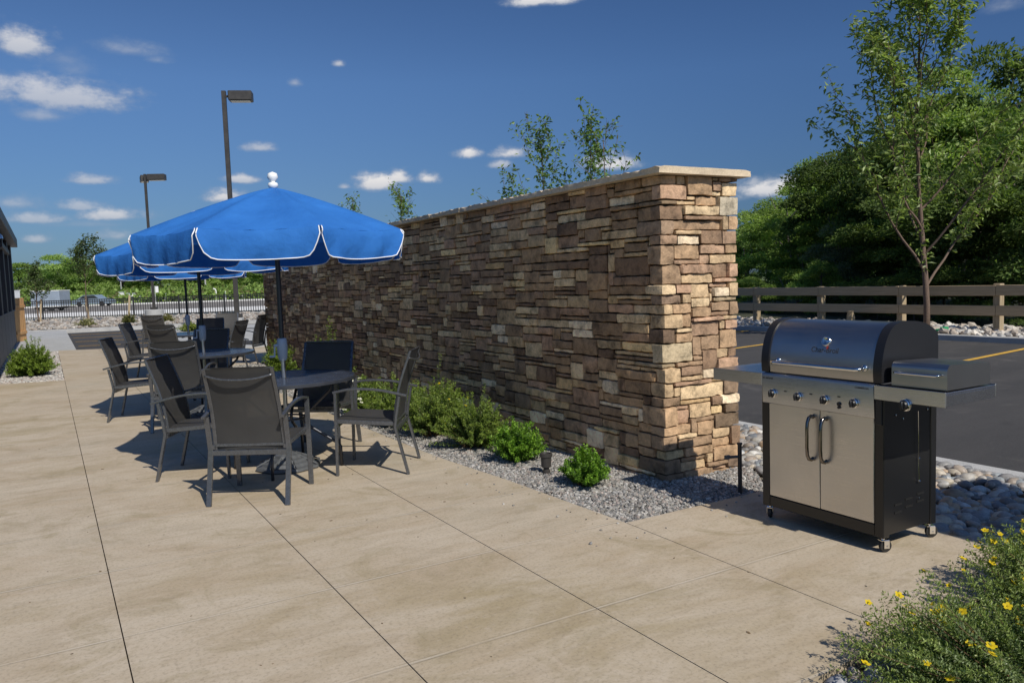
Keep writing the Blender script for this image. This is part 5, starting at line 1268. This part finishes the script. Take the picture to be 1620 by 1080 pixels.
m_.box((-.057, -12, .99), (.15, 5.42, 1.05), .006); m_.build('wainscot', M_panel, bl)
M_pil = mat('dark_pilaster', (.030, .031, .036), .6, var=(5, .1))
for k in range(6):
    y0 = -11.2+k*2.75; m_ = MB(); m_.box((-.055, y0+2.08, 1.06), (.17, y0+2.66, 2.98), .008); m_.build('pilaster', M_pil, bl)
for k in range(6):
    y0 = -11.2+k*2.75; m_ = MB()
    for (a, b) in ((y0, y0+.09), (y0+.95, y0+1.04), (y0+1.9, y0+1.99)): m_.box((-.056, a, 1.06), (.075, b, 2.55), .004)
    m_.box((-.056, y0+.091, 2.46), (.028, y0+.949, 2.55), .004); m_.box((-.056, y0+1.041, 2.46), (.028, y0+1.899, 2.55), .004)
    w = m_.build('window', mat('window_frame', (.30, .31, .33), .5), bl)
    m_ = MB(); m_.box((-.055, y0+.092, 1.06), (-.02, y0+.948, 2.458)); m_.box((-.055, y0+1.042, 1.06), (-.02, y0+1.898, 2.458)); m_.build('pane', M_glass, w)
m_ = MB(); m_.box((-9.2, -12.2, 3.001), (.34, 5.7, 3.26), .01); m_.build('eave', mat('fascia', (.03, .031, .035), .5), bl)
m_ = MB(); m_.box((-.055, -2.2, 2.60), (.22, 2.0, 2.72), .01); m_.build('canopy_band', mat('fascia', (.03, .031, .035), .5), bl)
m_ = MB(); m_.lathe([(0, 2.86), (.05, 2.86), (.12, 2.78), (.13, 2.72), (.11, 2.72), (.0, 2.76)], c=(.16, -3.4, 0), seg=20); m_.box((-.055, -3.46, 2.76), (.12, -3.34, 2.84), .005); m_.build('downlight', M_chrome, bl, autos=40)
m_ = MB()
for k in range(6): m_.box((-.02+.012*0, k*.145, 0), (.02, k*.145+.138, 1.42), .004)
m_.box((.021, 0, .25), (.05, .86, .34)); m_.box((.021, 0, 1.1), (.05, .86, 1.19)); o = m_.build('wooden_screen', M_gate); o.location = (-.90, 29.7, -.02); o.rotation_euler = (0, 0, -.30)
tag(o, 'orange brown wooden screen panel at the end of the grey building', 'fence')

# ------------------------------------------------------------------ far vehicles and street things
def trailer(loc, rot, L_, Hh, Wd, col, label, wheels=True, name='cargo_trailer'):
    root = empty(name, loc, rot, label=label, cat='trailer')
    m_ = MB(); m_.box((-L_/2, -Wd/2, .45), (L_/2, Wd/2, Hh), .05); m_.build('body', mat('tr_%s' % name[:3]+str(col), col, .45, var=(1.5, .08)), root, autos=30)
    m_ = MB(); m_.box((-L_/2-.02, -Wd/2-.02, Hh-.06), (L_/2+.02, Wd/2+.02, Hh+.02), .01); m_.box((-L_/2-.02, -Wd/2-.02, .40), (L_/2+.02, Wd/2+.02, .50), .01); m_.build('trim', M_whitepaint, root)
    m_ = MB(); m_.box((-L_/2+.2, -Wd/2+.2, .22), (L_/2-.2, Wd/2-.2, .40)); m_.bar([(L_/2, 0, .36), (L_/2+.9, 0, .36)], .1, .1); m_.build('chassis', M_iron, root)
    for sx in (-.45, .45):
        for sy in (-1, 1):
            m_ = MB(); m_.lathe([(0, -.1), (.2, -.1), (.32, -.08), (.33, 0), (.32, .08), (.2, .1), (0, .1)], c=(sx, sy*(Wd/2-.12), .33), axis='Y', seg=18); m_.build('wheel', M_rubber, root)
    return root
p = far(76, -44.2); trailer((p.x, p.y, -.05), -YAW+.03, 2.7, 1.95, 2.0, (.27, .32, .38), 'small blue grey enclosed trailer with white trim beyond the iron fence')
p = far(72, -45.7-1.0); trailer((p.x, p.y, -.05), -YAW, 2.9, 2.05, 2.1, (.74, .75, .74), 'white box trailer left of the grey one, by the building corner', name='box_trailer')
# car
def car(loc, rot, col, label):
    root = empty('parked_car', loc, rot, label=label, cat='car')
    prof = [(-2.2, .3), (-2.25, .62), (-2.1, .85), (-1.5, .92), (-.85, 1.36), (.55, 1.38), (1.15, .95), (2.0, .84), (2.22, .65), (2.22, .3)]
    def pr(m_, prof, y0, y1, inset=0):
        k = len(prof); V = [(x, y0, z) for x, z in prof]+[(x, y1, z) for x, z in prof]
        m_.add(V, [np.array([[i, (i+1) % k, k+(i+1) % k, k+i] for i in range(k)]), np.array([list(range(k))[::-1]]), np.array([list(range(k, 2*k))])])
    m_ = MB(); pr(m_, prof, -.86, .86); m_.build('body', mat('car_paint', col, .25, .3), root)
    m_ = MB(); pr(m_, [(-1.35, .93), (-.85, 1.30), (.5, 1.32), (1.0, .96)], -.87, .87); m_.build('windows', M_glass, root)
    for sx in (-1.35, 1.35):
        for sy in (-1, 1):
            m_ = MB(); m_.lathe([(0, -.1), (.19, -.1), (.30, -.09), (.31, 0), (.30, .09), (.19, .1), (0, .1)], c=(sx, sy*.80, .31), axis='Y', seg=20); m_.build('wheel', M_rubber, root)
    return root
p = far(96, -50.6); car((p.x, p.y, -.05), -YAW, (.30, .38, .46), 'blue grey car parked across the far road beyond the iron fence')
def eq(px_lat, dep, w, h, label, name='utility_box', col=None, z=.1):
    p = far(dep, px_lat); root = empty(name, (p.x, p.y, z), -YAW, label=label, cat='utility box', group='white equipment beyond the far kerb')
    m_ = MB(); m_.box((-w/2, -w/3, 0), (w/2, w/3, h), .06); m_.build('cabinet', M_whitepaint, root, autos=30)
    m_ = MB(); m_.box((-w/2-.04, -w/3-.04, h), (w/2+.04, w/3+.04, h+.08), .02); m_.box((-w*.2, -w/3-.05, h*.3), (w*.2, -w/3-.01, h*.7), .0); m_.build('lid', M_crank, root)
    return root
# lateral = (px-810)/1247*depth approx with roll small
def latpx(px, dep): return (px-810)/1247*dep
eq(latpx(213, 103), 103, 1.0, 1.2, 'pair left white cabinet past the kerb behind the iron fence'); eq(latpx(222, 103), 103, .8, 1.0, 'smaller white cabinet touching the bigger one past the kerb')
eq(latpx(197, 104), 104, .7, 1.4, 'narrow white cabinet left of the others with a pole above'); eq(latpx(268, 103), 103, .6, 1.0, 'single white cabinet left of the third parasol pole')
eq(latpx(388, 103), 103, .55, .6, 'low white cabinet near the tall lamp post'); eq(latpx(404, 103), 103, .5, .55, 'lowest white cabinet next to the wall end')
def polething(px, dep, h, r, label, name, m__, z=.1, cat='pole', hook=False):
    p = far(dep, latpx(px, dep)); m_ = MB(); pts = [(0, 0, 0), (0, 0, h)]
    if hook: pts = [(0, 0, 0), (0, 0, h-.3), (-.12, 0, h-.05), (-.35, 0, h)]
    m_.tube(pts, r, 10, up=(0, 1, 0)); o = m_.build(name, m__, autos=40); o.location = (p.x, p.y, z); tag(o, label, cat); return o
polething(346, 102, 1.5, .07, 'white bent pipe post beyond the kerb between the parasol poles and lamp', 'vent_pipe', M_whitepaint, hook=True)
polething(361, 102, 1.15, .08, 'short white bollard right of the bent pipe', 'bollard', M_whitepaint, cat='bollard')
polething(330, 118, 4.0, .12, 'grey utility pole standing in the scrub beyond the road', 'utility_pole', M_walk, z=.8)
polething(197, 112, 2.9, .08, 'thin pale pole rising behind the narrow white cabinet', 'marker_pole', M_walk, z=.4)
p = far(101, latpx(250, 101)); sg = empty('road_sign', (p.x, p.y, .1), -YAW, label='pair of small white sign plates on a post beyond the far kerb', cat='sign')
m_ = MB(); m_.tube([(0, 0, 0), (0, 0, 2.1)], .04, 8, up=(0, 1, 0)); m_.build('post', M_walk, sg)
for s in (-1, 1):
    m_ = MB(); m_.box((s*.27-.19, -.06, 1.25), (s*.27+.19, -.04, 2.05), .01); m_.build('sign_plate', M_whitepaint, sg)
def stake(px, dep, h, lean, label):
    p = far(dep, latpx(px, dep)); m_ = MB(); m_.bar([(0, 0, 0), (lean, 0, h)], .09, .09, up=(0, 1, 0)); o = m_.build('wooden_stake', M_postwood); o.location = (p.x, p.y, -.03); tag(o, label, 'stake', 'wooden tree stakes')
stake(66, 44, 1.3, .1, 'leftmost leaning tree stake beside the iron fence, near the wooden screen'); stake(143, 42, 1.35, -.12, 'pale tree stake beside the bare trunk of the young tree'); stake(205, 39, 1.35, .12, 'orange tinted stake right of the young trees, over the dark bush')

# distant warehouse roof behind the trailers
p = far(170, latpx(50, 170)); wh = empty('warehouse', (p.x, p.y, 0), -YAW, label='long pale low building on the horizon behind the trailers', cat='building')
m_ = MB(); m_.box((-9, 0, 0), (12, 8, 3.0)); m_.build('wall', M_farwalk, wh); m_ = MB(); m_.box((-9.2, -.2, 3.001), (12.2, 8.2, 3.3)); m_.build('roof', M_whitepaint, wh)

# wall behind the camera's right that shades the cobbles
stone_wall(4.27, 5.35, -3.2, .62, 2.135, 'second stone wall stub outside the right of the picture, shading the cobbles', seed=9, detail=False)
